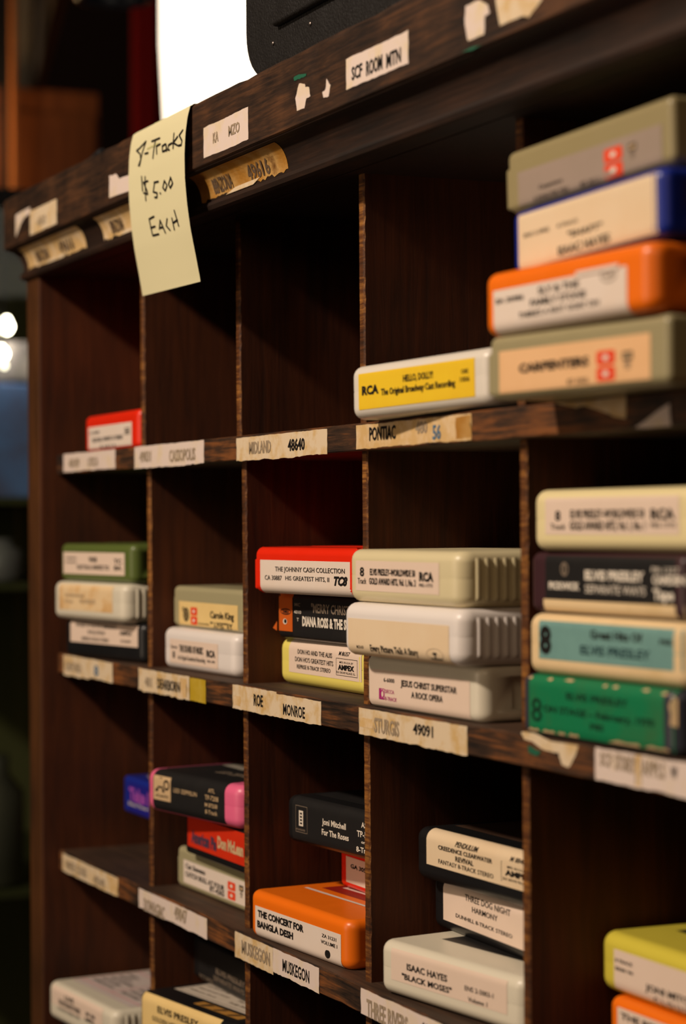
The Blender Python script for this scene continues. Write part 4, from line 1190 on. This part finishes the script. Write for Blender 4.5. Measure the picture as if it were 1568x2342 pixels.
def extra_top(key, root, label_mats=None):
    """Printed labels on the upper faces."""
    z = TH + .12
    top = lambda u, d, e=0.0: (u - HX, d, z + e)

    def panel(mats, polys):
        bm = bmesh.new()
        for mi, pts, e in polys:
            put_poly(bm, pts, lambda u, d: top(u, d, e), mi)
        return finish(bm, 'top_label', root, mats, (0, 0, 0))
    rect = lambda a, b, c, d: [(a, c), (b, c), (b, d), (a, d)]
    if key == 'bangla':
        panel([plain('frame_white_paper', srgb(.86, .80, .76), .6), plain('maroon_print', srgb(.55, .10, .05), .5), plain('photo_print', srgb(.42, .30, .22), .5), plain('photo_print_light', srgb(.62, .52, .42), .5)],
              [(0, rect(11, 92, 24, 122), 0), (1, rect(16, 87, 31, 115), .05), (0, rect(22, 82, 39, 108), .1), (2, rect(23.5, 80.5, 41, 106), .15), (3, rect(30, 60, 50, 80), .2)])
    elif key == 'moses':
        o = panel([L_BLACK], [(0, rect(17, 95, 21, 120), 0)])
        bm = bmesh.new()
        put_text(bm, 'BLACK MOSES', 56, 84, 27, 31, lambda u, d: top(u, d, .1), 2, True, 0)
        finish(bm, 'lettering', o, [INK['g']], (0, 0, 0))
    elif key == 'stones':
        lm = plain('ruled_pink_line', srgb(.85, .45, .52), .6)
        o = panel([stained('pale_lilac_paper', srgb(.80, .74, .72), srgb(.76, .70, .67), 30, .4, .8, .6), lm],
                  [(0, rect(7, 95, 13, 118), 0), (1, rect(7, 95, 19, 19.7), .05), (1, rect(7, 95, 55, 55.7), .05), (1, rect(50, 50.8, 19, 118), .05), (1, rect(7, 7.7, 13, 118), .05)])
        bm = bmesh.new()
        rnd = random.Random(3)
        words = ['PROGRAM 1', 'BROWN SUGAR', 'STREET FIGHTING MAN', 'HONKY TONK WOMEN', 'JUMPING JACK FLASH', 'PROGRAM 2', 'MIDNIGHT RAMBLER', 'LOVE IN VAIN', 'LITTLE QUEENIE', 'STRAY CAT BLUES']
        for i, w_ in enumerate(words):
            u = 12 if i < 5 else 55
            d = 46 - (i % 5) * 5.6
            put_text(bm, w_, u, u + 1.7 * len(w_), d, d + 2.6, lambda a, b: top(a, b, .1), 1, False, 0)
            put_text(bm, w_, u, u + 1.7 * len(w_), d + 36, d + 38.6, lambda a, b: top(a, b, .1), 1, False, 0)
        finish(bm, 'lettering', o, [INK['k']], (0, 0, 0))
    elif key == 'golden':
        o = panel([stained('track_list_paper', srgb(.82, .77, .71), srgb(.78, .73, .66), 30, .4, .8, .6), plain('gold_print', srgb(.72, .52, .24), .45), L_BLACK],
                  [(0, rect(9, 94, 17, 112), 0), (1, rect(47, 93, 7.5, 14), .05), (2, [(52, 8.2), (56, 8.2), (60, 13.4), (55, 13.4)], .1), (2, [(66, 8.2), (69, 8.2), (74, 13.4), (70, 13.4)], .1), (2, [(80, 8.2), (83, 8.2), (88, 13.4), (84, 13.4)], .1)])
        bm = bmesh.new()
        words = ['PROGRAM I', 'Hound Dog', 'Loving You', 'All Shook Up', 'Heartbreak Hotel', 'Jailhouse Rock', 'PROGRAM II', 'Love Me', 'Too Much', "Don't Be Cruel", "That's When", 'Teddy Bear']
        for i, w_ in enumerate(words):
            u = 14 if i < 6 else 55
            d = 50 - (i % 6) * 5.4
            put_text(bm, w_, u, u + 2.0 * len(w_), d, d + 2.4, lambda a, b: top(a, b, .1), 0, False, 0)
        put_frame(bm, 11, 92, 19, 110, .4, lambda a, b: top(a, b, .1), 0)
        finish(bm, 'lettering', o, [INK['g']], (0, 0, 0))
    elif key == 'joniyel':
        panel([L_BLACK], [(0, rect(16, 92, 24, 120), 0)])
    elif key == 'blue_deep':
        panel([L_CREAM], [(0, rect(14, 92, 10, 118), 0)])
    elif key == 'ledzep':
        o = panel([L_BLACK], [(0, rect(7, 85.7, 9.0, 118), 0)])
        bm = bmesh.new()
        put_poly(bm, [(12, 40), (40, 36), (66, 46), (70, 58), (40, 62), (16, 56)], lambda a, b: top(a, b, .1), 0)
        put_text(bm, 'LED ZEPPELIN', 40, 80, 20, 26, lambda a, b: top(a, b, .1), 1, False, 1)
        finish(bm, 'lettering', o, [plain('pale_airship_print', srgb(.58, .55, .50), .6), INK['g']], (0, 0, 0))
    elif key == 'carole':
        panel([stained('dark_cover_print', srgb(.34, .28, .20), srgb(.55, .50, .38), 40, .4, .7, .4)], [(0, rect(9, 92, 26, 120), 0)])
    elif key == 'pendulum':
        panel([stained('dark_brown_cover', srgb(.24, .17, .13), srgb(.32, .24, .19), 40, .4, .8, .5)], [(0, rect(9, 93, 15, 118), 0)])
    elif key == 'joni':
        o = panel([L_BLACK], [(0, rect(8, 95, 12, 118), 0)])
        bm = bmesh.new()
        put_text(bm, 'COLD BLUE STEEL AND SWEET FIRE', 22, 80, 34, 38, lambda a, b: top(a, b, .1), 0, False, 0)
        finish(bm, 'lettering', o, [INK['g']], (0, 0, 0))


def cartridge(key):
    d = TAPES[key]
    mat, kind, rv, rh, lmat, (so0, so1), words = KIND[key]
    yaw = R(d['yaw'])
    z = FLOOR_Z[d['row']] + d['level'] * STEP + .05 + d['lift']
    x0, y0 = d['at']
    cx, cy = x0 + HX * math.cos(yaw), y0 + HX * math.sin(yaw)
    root = thing('eight_track_cartridge', words, 'tape cartridge', W3(cx, cy, z), (0, 0, 0), GROUP)
    root.rotation_euler = (Matrix.Rotation(yaw, 3, 'Z') @ Matrix.Rotation(-R(d['roll']), 3, 'Y')).to_euler()
    notch = {'sound': (24, 34, 6, 15, 2.4), 'jcs': (14, 70, 5, 17.5, 4.5), 'sly': (15, 70, 4.6, 17, 4), 'bangla': (18, 70, 4.6, 17, 4),
             'shaft': (12, 90, 4, 18, 4), 'green_l': (12, 90, 4, 18, 4)}.get(key, (20, 70, 5, 17, 3) if kind == 'notch' else None)
    bm = shell_bm(rv, rh, ribs=kind == 'ribbed', notch=notch if kind == 'notch' else None, flange=('left' if key in ('carpenters', 'grey_top', 'cash') else kind == 'flange'),
                  seam=None if (kind in ('flange', 'notch') and key != 'sound') or key in ('elvis_green', 'elvis_black') else TH * .52,
                  step=key in ('cash', 'bangla', 'green_l'))
    obj('shell', bm, mat, root, weighted=True)
    fm = face_map(rv, rh)
    lm = d['label']
    holder, e0 = root, .1
    if lm and lmat:
        u0, u1, s0, s1 = lm
        u0 = max({'shaft': 6.2, 'sly': 8.2, 'cash': 6.1}.get(key, rv * .45), u0)
        u1 = min(TW - rv * .45, u1)
        s0 = max(0.4, s0) if so0 is None else so0
        s1 = min(TH - 1.2, s1) if so1 is None else so1
        lo = obj('spine_label', label_bm(fm, u0, u1, s0, s1), lmat, root, smooth=True)
        holder, e0 = lo, .24
    bm = bmesh.new()
    f2 = lambda u, v, e=0.0: fm(u, v, e0 + e)
    marks_into(bm, d['marks'], f2)
    for s, a, b, c, dd, st in d['texts']:
        bold, it, ink = ink_of(st)
        b = min(b, TW - 1.5)
        put_text(bm, s, a, b, c, dd, lambda u, v: f2(u, v, .06), bold, it, ink)
    if key == 'elvis_green':
        rnd = random.Random(11)
        for u, w_ in ((6, 3), (19, 4), (30, 7), (56, 3), (62, 4), (80, 5), (92, 4)):
            s = 20.6 + rnd.uniform(-.4, .8)
            put_poly(bm, [(u, s), (u + w_ * .7, s - .4), (u + w_, s + .3), (u + w_ * .5, s + 1.0)], f2, INK_ORDER.index('t'))
        for u, w_ in ((6, 8), (16, 9), (27, 5), (34, 7), (60, 20), (82, 15)):
            put_poly(bm, [(u, 1.9), (u + w_, 1.8), (u + w_ * .95, 2.9), (u + w_ * .6, 2.6), (u + w_ * .3, 3.0)], f2, INK_ORDER.index('t'))
        put_poly(bm, [(97.4, 10.5), (100.2, 10), (100.2, 19), (98.6, 20), (97.0, 17), (97.8, 14)], f2, INK_ORDER.index('t'))
    if bm.faces:
        mats = [INK[c] for c in INK_ORDER]
        finish(bm, 'lettering', holder, mats, (0, 0, 0))
    else:
        bm.free()
    if key == 'elvis_black':
        obj('lower_band', label_bm(fm, 11, 99.5, 0.6, 5.1, .1), BUFF, root, smooth=True)
    if key == 'diana':
        bm = bmesh.new()
        a = [bm.verts.new(p) for p in ((-HX + .6, -.3, 3.4), (-HX + .8, -.3, 8), (-HX - 2.8, -.9, 4.6))]
        b = [bm.verts.new((v.co.x, v.co.y + .15, v.co.z)) for v in a]
        bm.faces.new(a)
        bm.faces.new(b[::-1])
        for i in range(3):
            bm.faces.new((a[i], b[i], b[(i + 1) % 3], a[(i + 1) % 3]))
        obj('torn_flap', bm, INK['o'], root)
    if key == 'sly':
        bm = label_bm(fm, 60, 84, 14.9, 16.4, .6, 10, 4)
        obj('curled_label_edge', bm, L_WHITE, root, smooth=True)
    extra_top(key, root)
    return root


for key in TAPES:
    cartridge(key)

# ------------------------------------------------------------------ things on and behind the cabinet
LEATHER = plain('black_leatherette', srgb(.085, .075, .07), .5, .45, bump=.9, bscale=900)
case = thing('carrying_case', 'black leatherette carrying case standing on top of the cabinet beside the glowing lamp', 'case', W3(75, 90, 289.8))


def round_case(x0, x1, y0, y1, z0, z1, r):
    bm = bmesh.new()
    box(bm, x0, x1, y0, y1, z0, z1)
    e = [x for x in bm.edges if abs(x.verts[0].co.y - x.verts[1].co.y) > 1]
    bmesh.ops.bevel(bm, geom=e, offset=r, segments=8, profile=.5, affect='EDGES')
    e = [x for x in bm.edges if abs(x.verts[0].co.y - x.verts[1].co.y) < .01]
    bmesh.ops.bevel(bm, geom=e, offset=2.5, segments=3, profile=.5, affect='EDGES')
    return bm


obj('body', round_case(-163, 187, -104, 100, 0, 260, 24), LEATHER, case, weighted=True)
bm = bmesh.new()
box(bm, -123, 163, -107.5, -103, 19, 238)
bmesh.ops.bevel(bm, geom=list(bm.edges), offset=1.6, segments=2, profile=.5, affect='EDGES')
obj('front_panel', bm, LEATHER, case, weighted=True)
for x in (-128, -86, -28):  # added studs in place of small specular glints on the leatherette
    o = obj('glint_stud', lathe([(0, 0), (1.0, .2), (.9, .5), (.5, .8), (0, .9)], 12), plain('glint_stud_steel', srgb(.42, .38, .36), .4, .5, .8), case)
    o.rotation_euler = (R(90), 0, 0)
    o.location = (x * MM, -104 * MM, 13 * MM)
hb = bmesh.new()
box(hb, -50, 74, -10, 10, 272, 280)
bmesh.ops.bevel(hb, geom=list(hb.edges), offset=3, segments=3, profile=.5, affect='EDGES')
box(hb, -50, -40, -8, 8, 258, 274)
box(hb, 64, 74, -8, 8, 258, 274)
obj('handle', hb, LEATHER, case)

DULL = plain('dull_black_plastic', srgb(.07, .07, .08), .7, .2)
# marker lying on the cornice near the left end
pen = thing('marker_pen', 'black marker pen lying on the cornice near its left end', 'pen', W3(-372, -2, 289.8), (0, 0, R(-8)))
for nm, a, b, r, m in (('barrel', 0, 62, 3.4, DULL), ('cap', -26, 0, 3.8, DULL)):
    o = obj(nm, lathe([(0, a), (r * .8, a), (r, a + 2), (r, b - 2), (r * .8, b), (0, b)], 20), m, pen, weighted=True)
    o.rotation_euler = (0, R(90), 0)
    o.location = (0, 0, 3.9 * MM)

# glowing frosted lamp on a stand behind the cabinet
lamp = thing('standing_lamp', 'glowing frosted glass lamp on a stand behind the cabinet', 'lamp', W3(-782, 262, -1300))
BRASS = plain('old_brass', srgb(.45, .32, .16), .35, .5, .9)
obj('base', lathe([(0, 0), (130, 0), (130, 14), (60, 30), (14, 44), (0, 44)], 40), BRASS, lamp)
obj('stem', lathe([(0, 40), (11, 40), (11, 1600), (0, 1600)], 20), BRASS, lamp)
obj('socket', lathe([(0, 1600), (26, 1600), (34, 1630), (0, 1630)], 24), BRASS, lamp)
LAMP_R = 69
shade = obj('lamp_shade', lathe([(34, 1628), (LAMP_R * .80, 1640), (LAMP_R * .9, 1668), (LAMP_R * .96, 1710), (LAMP_R, 1770), (LAMP_R, 1830), (LAMP_R * .97, 1900), (LAMP_R * .9, 1960), (LAMP_R * .7, 1985), (30, 1990)], 48),
            glow('glowing_frosted_glass', (1.0, .88, .70), 1.7), lamp, smooth=True)
bm = bmesh.new()
for k in range(2):
    a = R(-36 + 17 * k)
    for z in (1796, 1850):
        pts = []
        for da, dz in ((0, 0), (.20, 0), (.20, 40), (0, 40)):
            pts.append((math.cos(a + da) * (LAMP_R + .6), math.sin(a + da) * (LAMP_R + .6), z + dz))
        for (i, j) in ((0, 1), (1, 2), (2, 3), (3, 0)):
            p, q = Vector(pts[i]), Vector(pts[j])
            w = Vector((0, 0, 1.4)) if abs(p.z - q.z) < 1 else Vector((-math.sin(a), math.cos(a), 0)) * 1.4
            bm.faces.new([bm.verts.new(v) for v in (p, q, q + w, p + w)])
obj('shade_pattern', bm, glow('etched_amber_glass', (1.0, .72, .45), 1.3), lamp)

# red curtain behind the lamp
bm = bmesh.new()
rows = []
for i in range(121):
    t = i / 120
    y = 484 + 480 * t
    x = -1720 + 16 * math.sin(t * 52) + 6 * math.sin(t * 131 + 1)
    rows.append([bm.verts.new((x, y, z)) for z in (-1295, -400, 300, 900, 1320)])
for a, b in zip(rows, rows[1:]):
    for k in range(4):
        bm.faces.new((a[k], a[k + 1], b[k + 1], b[k]))
curt = obj('curtain', bm, plain('dark_red_cloth', srgb(.36, .03, .02), .9, .1), smooth=True)
curt.location = (0, 0, BASE)
sol = curt.modifiers.new('thickness', 'SOLIDIFY')
sol.thickness = .003
tag(curt, 'dark red curtain hanging behind the glowing lamp', 'curtain')

# brown wooden wardrobe far behind at the left, planks leaning on top of it
W_ROBE = wood('wardrobe_wood', srgb(.30, .15, .06), srgb(.40, .21, .09), srgb(.48, .26, .11), 'z', .45, .5)
robe = thing('wardrobe', 'brown wooden wardrobe in the dark background at the upper left', 'wardrobe', W3(-2050, 323, -1300))
obj('body', boxed(-250, 246, -180, 146, 0, 1930, 2), W_ROBE, robe)
obj('door', boxed(246, 252, -170, 140, 60, 1900, 2), W_ROBE, robe)
obj('knob', lathe([(0, 0), (6, 0), (9, 8), (6, 14), (0, 15)], 16), BRASS, robe).location = (.252, -.05, 1.0)
W_GREY = wood('weathered_board', srgb(.36, .31, .26), srgb(.46, .40, .33), srgb(.54, .47, .39), 'z', .7, .6)
W_DGREY = wood('dark_weathered_board', srgb(.26, .23, .19), srgb(.33, .29, .23), srgb(.40, .34, .27), 'z', .7, .6)
for lab_, x, y, w_, tilt, m in (('dark grey board standing on the wardrobe, leftmost of the three boards', -1850, 379, 24, 2, W_DGREY),
                             ('light grey board leaning on the wardrobe between a darker and a brown one', -1866, 390, 21, 13, W_GREY),
                             ('brown board leaning on the wardrobe, rightmost of the three boards', -1890, 404, 23, 16, W_ROBE)):
    b = obj('leaning_board', boxed(-6, 6, -w_ / 2, w_ / 2, 0, 560, 1), m)
    b.location = W3(x, y, 633)
    b.rotation_euler = (R(-tilt), 0, 0)
    tag(b, lab_, 'board', 'boards leaning on the wardrobe')
jamb = obj('wooden_post', boxed(-6, 6, -3, 3, -1300, 1345, .6), wood('orange_pine', srgb(.52, .30, .14), srgb(.60, .36, .18), srgb(.66, .42, .22), 'z', .5, .5))
jamb.location = W3(-1770, 349, 0)
tag(jamb, 'narrow orange brown wooden post in front of the wardrobe', 'post')
post = obj('black_post', boxed(-5, 5, -3.6, 3.6, -1300, 1345, 1), DULL)
post.location = W3(-1725, 326, 0)
tag(post, 'thin black post at the far left edge beside the orange brown one', 'post')

# enamel pendant shade hanging above, seen from below
pend = thing('pendant_shade', 'dark enamel pendant shade hanging unlit at the upper left', 'pendant lamp', W3(-1228, 300, 606))
NAVY_E = plain('dark_blue_enamel', srgb(.17, .18, .21), .35, .5)
obj('shade', lathe([(26, 92), (30, 60), (58, 16), (72 / 2 + 1.5, 3)][:2] + [(33, 40), (37, 12), (38, 0), (34, 0), (33, 12), (28, 40), (24, 60), (22, 90)], 40), NAVY_E, pend, smooth=True)
obj('canopy', lathe([(0, 88), (27, 88), (20, 104), (6, 112), (0, 112)], 28), NAVY_E, pend)
obj('cord', lathe([(0, 110), (2.5, 110), (2.5, 744), (0, 744)], 10), BLACK, pend)

# glass display case left of the cabinet, with glints and jars inside
CASE_X, CASE_Y = -1300, 255
show = thing('display_case', 'tall glass display case with a black top just left of the cabinet', 'display case', W3(CASE_X, CASE_Y, -1300))
obj('top_slab', boxed(-205, 205, -205, 205, 1678, 1694, 1), plain('matt_black_paint', srgb(.05, .05, .05), .9, .1), show)
obj('plinth', boxed(-200, 200, -200, 200, 0, 420, 2), DULL, show)
for sx in (-1, 1):
    for sy in (-1, 1):
        obj('corner_post', boxed(sx * 196 - 5, sx * 196 + 5, sy * 196 - 5, sy * 196 + 5, 420, 1678, .5), DULL, show)
G = bpy.data.materials.new('case_glass')
G.use_nodes = True
_n = G.node_tree
_mx = _n.nodes.new('ShaderNodeMixShader')
_tr = _n.nodes.new('ShaderNodeBsdfTransparent')
_tr.inputs[0].default_value = (.90, .94, .90, 1)
_gl = _n.nodes.new('ShaderNodeBsdfGlossy')
_gl.inputs['Roughness'].default_value = .05
_mx.inputs[0].default_value = .015
_n.links.new(_tr.outputs[0], _mx.inputs[1])
_n.links.new(_gl.outputs[0], _mx.inputs[2])
_n.links.new(_mx.outputs[0], _n.nodes['Material Output'].inputs['Surface'])
obj('glass_side', boxed(196, 199, -190, 190, 421, 1677), G, show)
obj('glass_front', boxed(-190, 190, -199, -196, 421, 1677), G, show)
obj('back_wall', boxed(-198, -190, -190, 198, 421, 1677), plain('olive_backing_cloth', srgb(.34, .33, .22), .9, .1), show)
W_GSH = plain('green_glass_edge', srgb(.24, .24, .15), .5, .2)
for z in (1330, 1408):
    obj('glass_shelf', boxed(-188, 190, -190, 190, z, z + 6, .3), W_GSH, show)
ZB = -1300


def jar(label, x, y, z, r, h_, m):
    o = obj('jar', lathe([(0, 0), (r * .9, 0), (r, 4), (r, h_ * .72), (r * .55, h_ * .86), (r * .55, h_), (0, h_)], 24), m, smooth=True)
    o.location = W3(x, y, z)
    tag(o, label, 'jar', 'jars in the display case')
    return o


SILVER = plain('tarnished_silver', srgb(.48, .46, .42), .3, .5, .7)
obj('low_shelf', boxed(-188, 190, -190, 190, 1050, 1056, .3), W_GSH, show)
jar('tall tarnished silver jar low in the display case', -1150, 150, -243.5, 30, 120, SILVER)
jar('small grey stoneware jar on the lower glass shelf of the display case', -1150, 160, 36.5, 20, 40, plain('grey_stoneware', srgb(.38, .36, .38), .5))
bx = obj('blue_box', boxed(-20, 20, -48, 48, 0, 106, 2), stained('faded_blue_card', srgb(.36, .46, .70), srgb(.34, .30, .40), 14, .45, .7, .6))
bx.location = W3(-1170, 180, 114.6)
tag(bx, 'faded blue box on a glass shelf in the display case', 'box')
cl = obj('grey_parcel', boxed(-20, 20, -40, 40, 0, 40, 5, 3), stained('pale_grey_wrapping', srgb(.62, .58, .60), srgb(.40, .38, .42), 20, .4, .65, .8))
cl.location = W3(-1172, 186, 221)
tag(cl, 'pale grey parcel lying on the faded blue box', 'parcel')
for x, y, z, r, s_, lab_ in ((-1140, 164, 272.5, 6.5, 30, 'upper bright glint in the display case, made as a hanging bulb'), (-1140, 160, 247, 5.5, 40, 'lower bright glint in the display case, made as a hanging bulb'),
                             (-1136, 161, 236, 2.6, 6, 'small dim glint made as a bulb, just under the two bright ones')):
    t = thing('glint_bulb', lab_, 'glint', W3(x, y, z), group='glints made as bulbs in the display case')  # glowing bulbs stand in for bright reflections in the case glass
    obj('bulb', lathe([(0, -r), (r * .6, -r * .8), (r, 0), (r * .7, r * .75), (r * .35, r * 1.4), (0, r * 1.4)], 20), glow('glint_bulb_glass_%d' % s_, (1.0, .86, .66), s_), t, smooth=True)
    obj('cord', lathe([(0, r * 1.3), (.8, r * 1.3), (.8, 377 - z), (0, 377 - z)], 8), DULL, t)
bulb_light('display_case_fill_light', W3(-1150, 110, 300), .012, .03, (1.0, .84, .62))  # added point light, brightens the backing and contents of the case
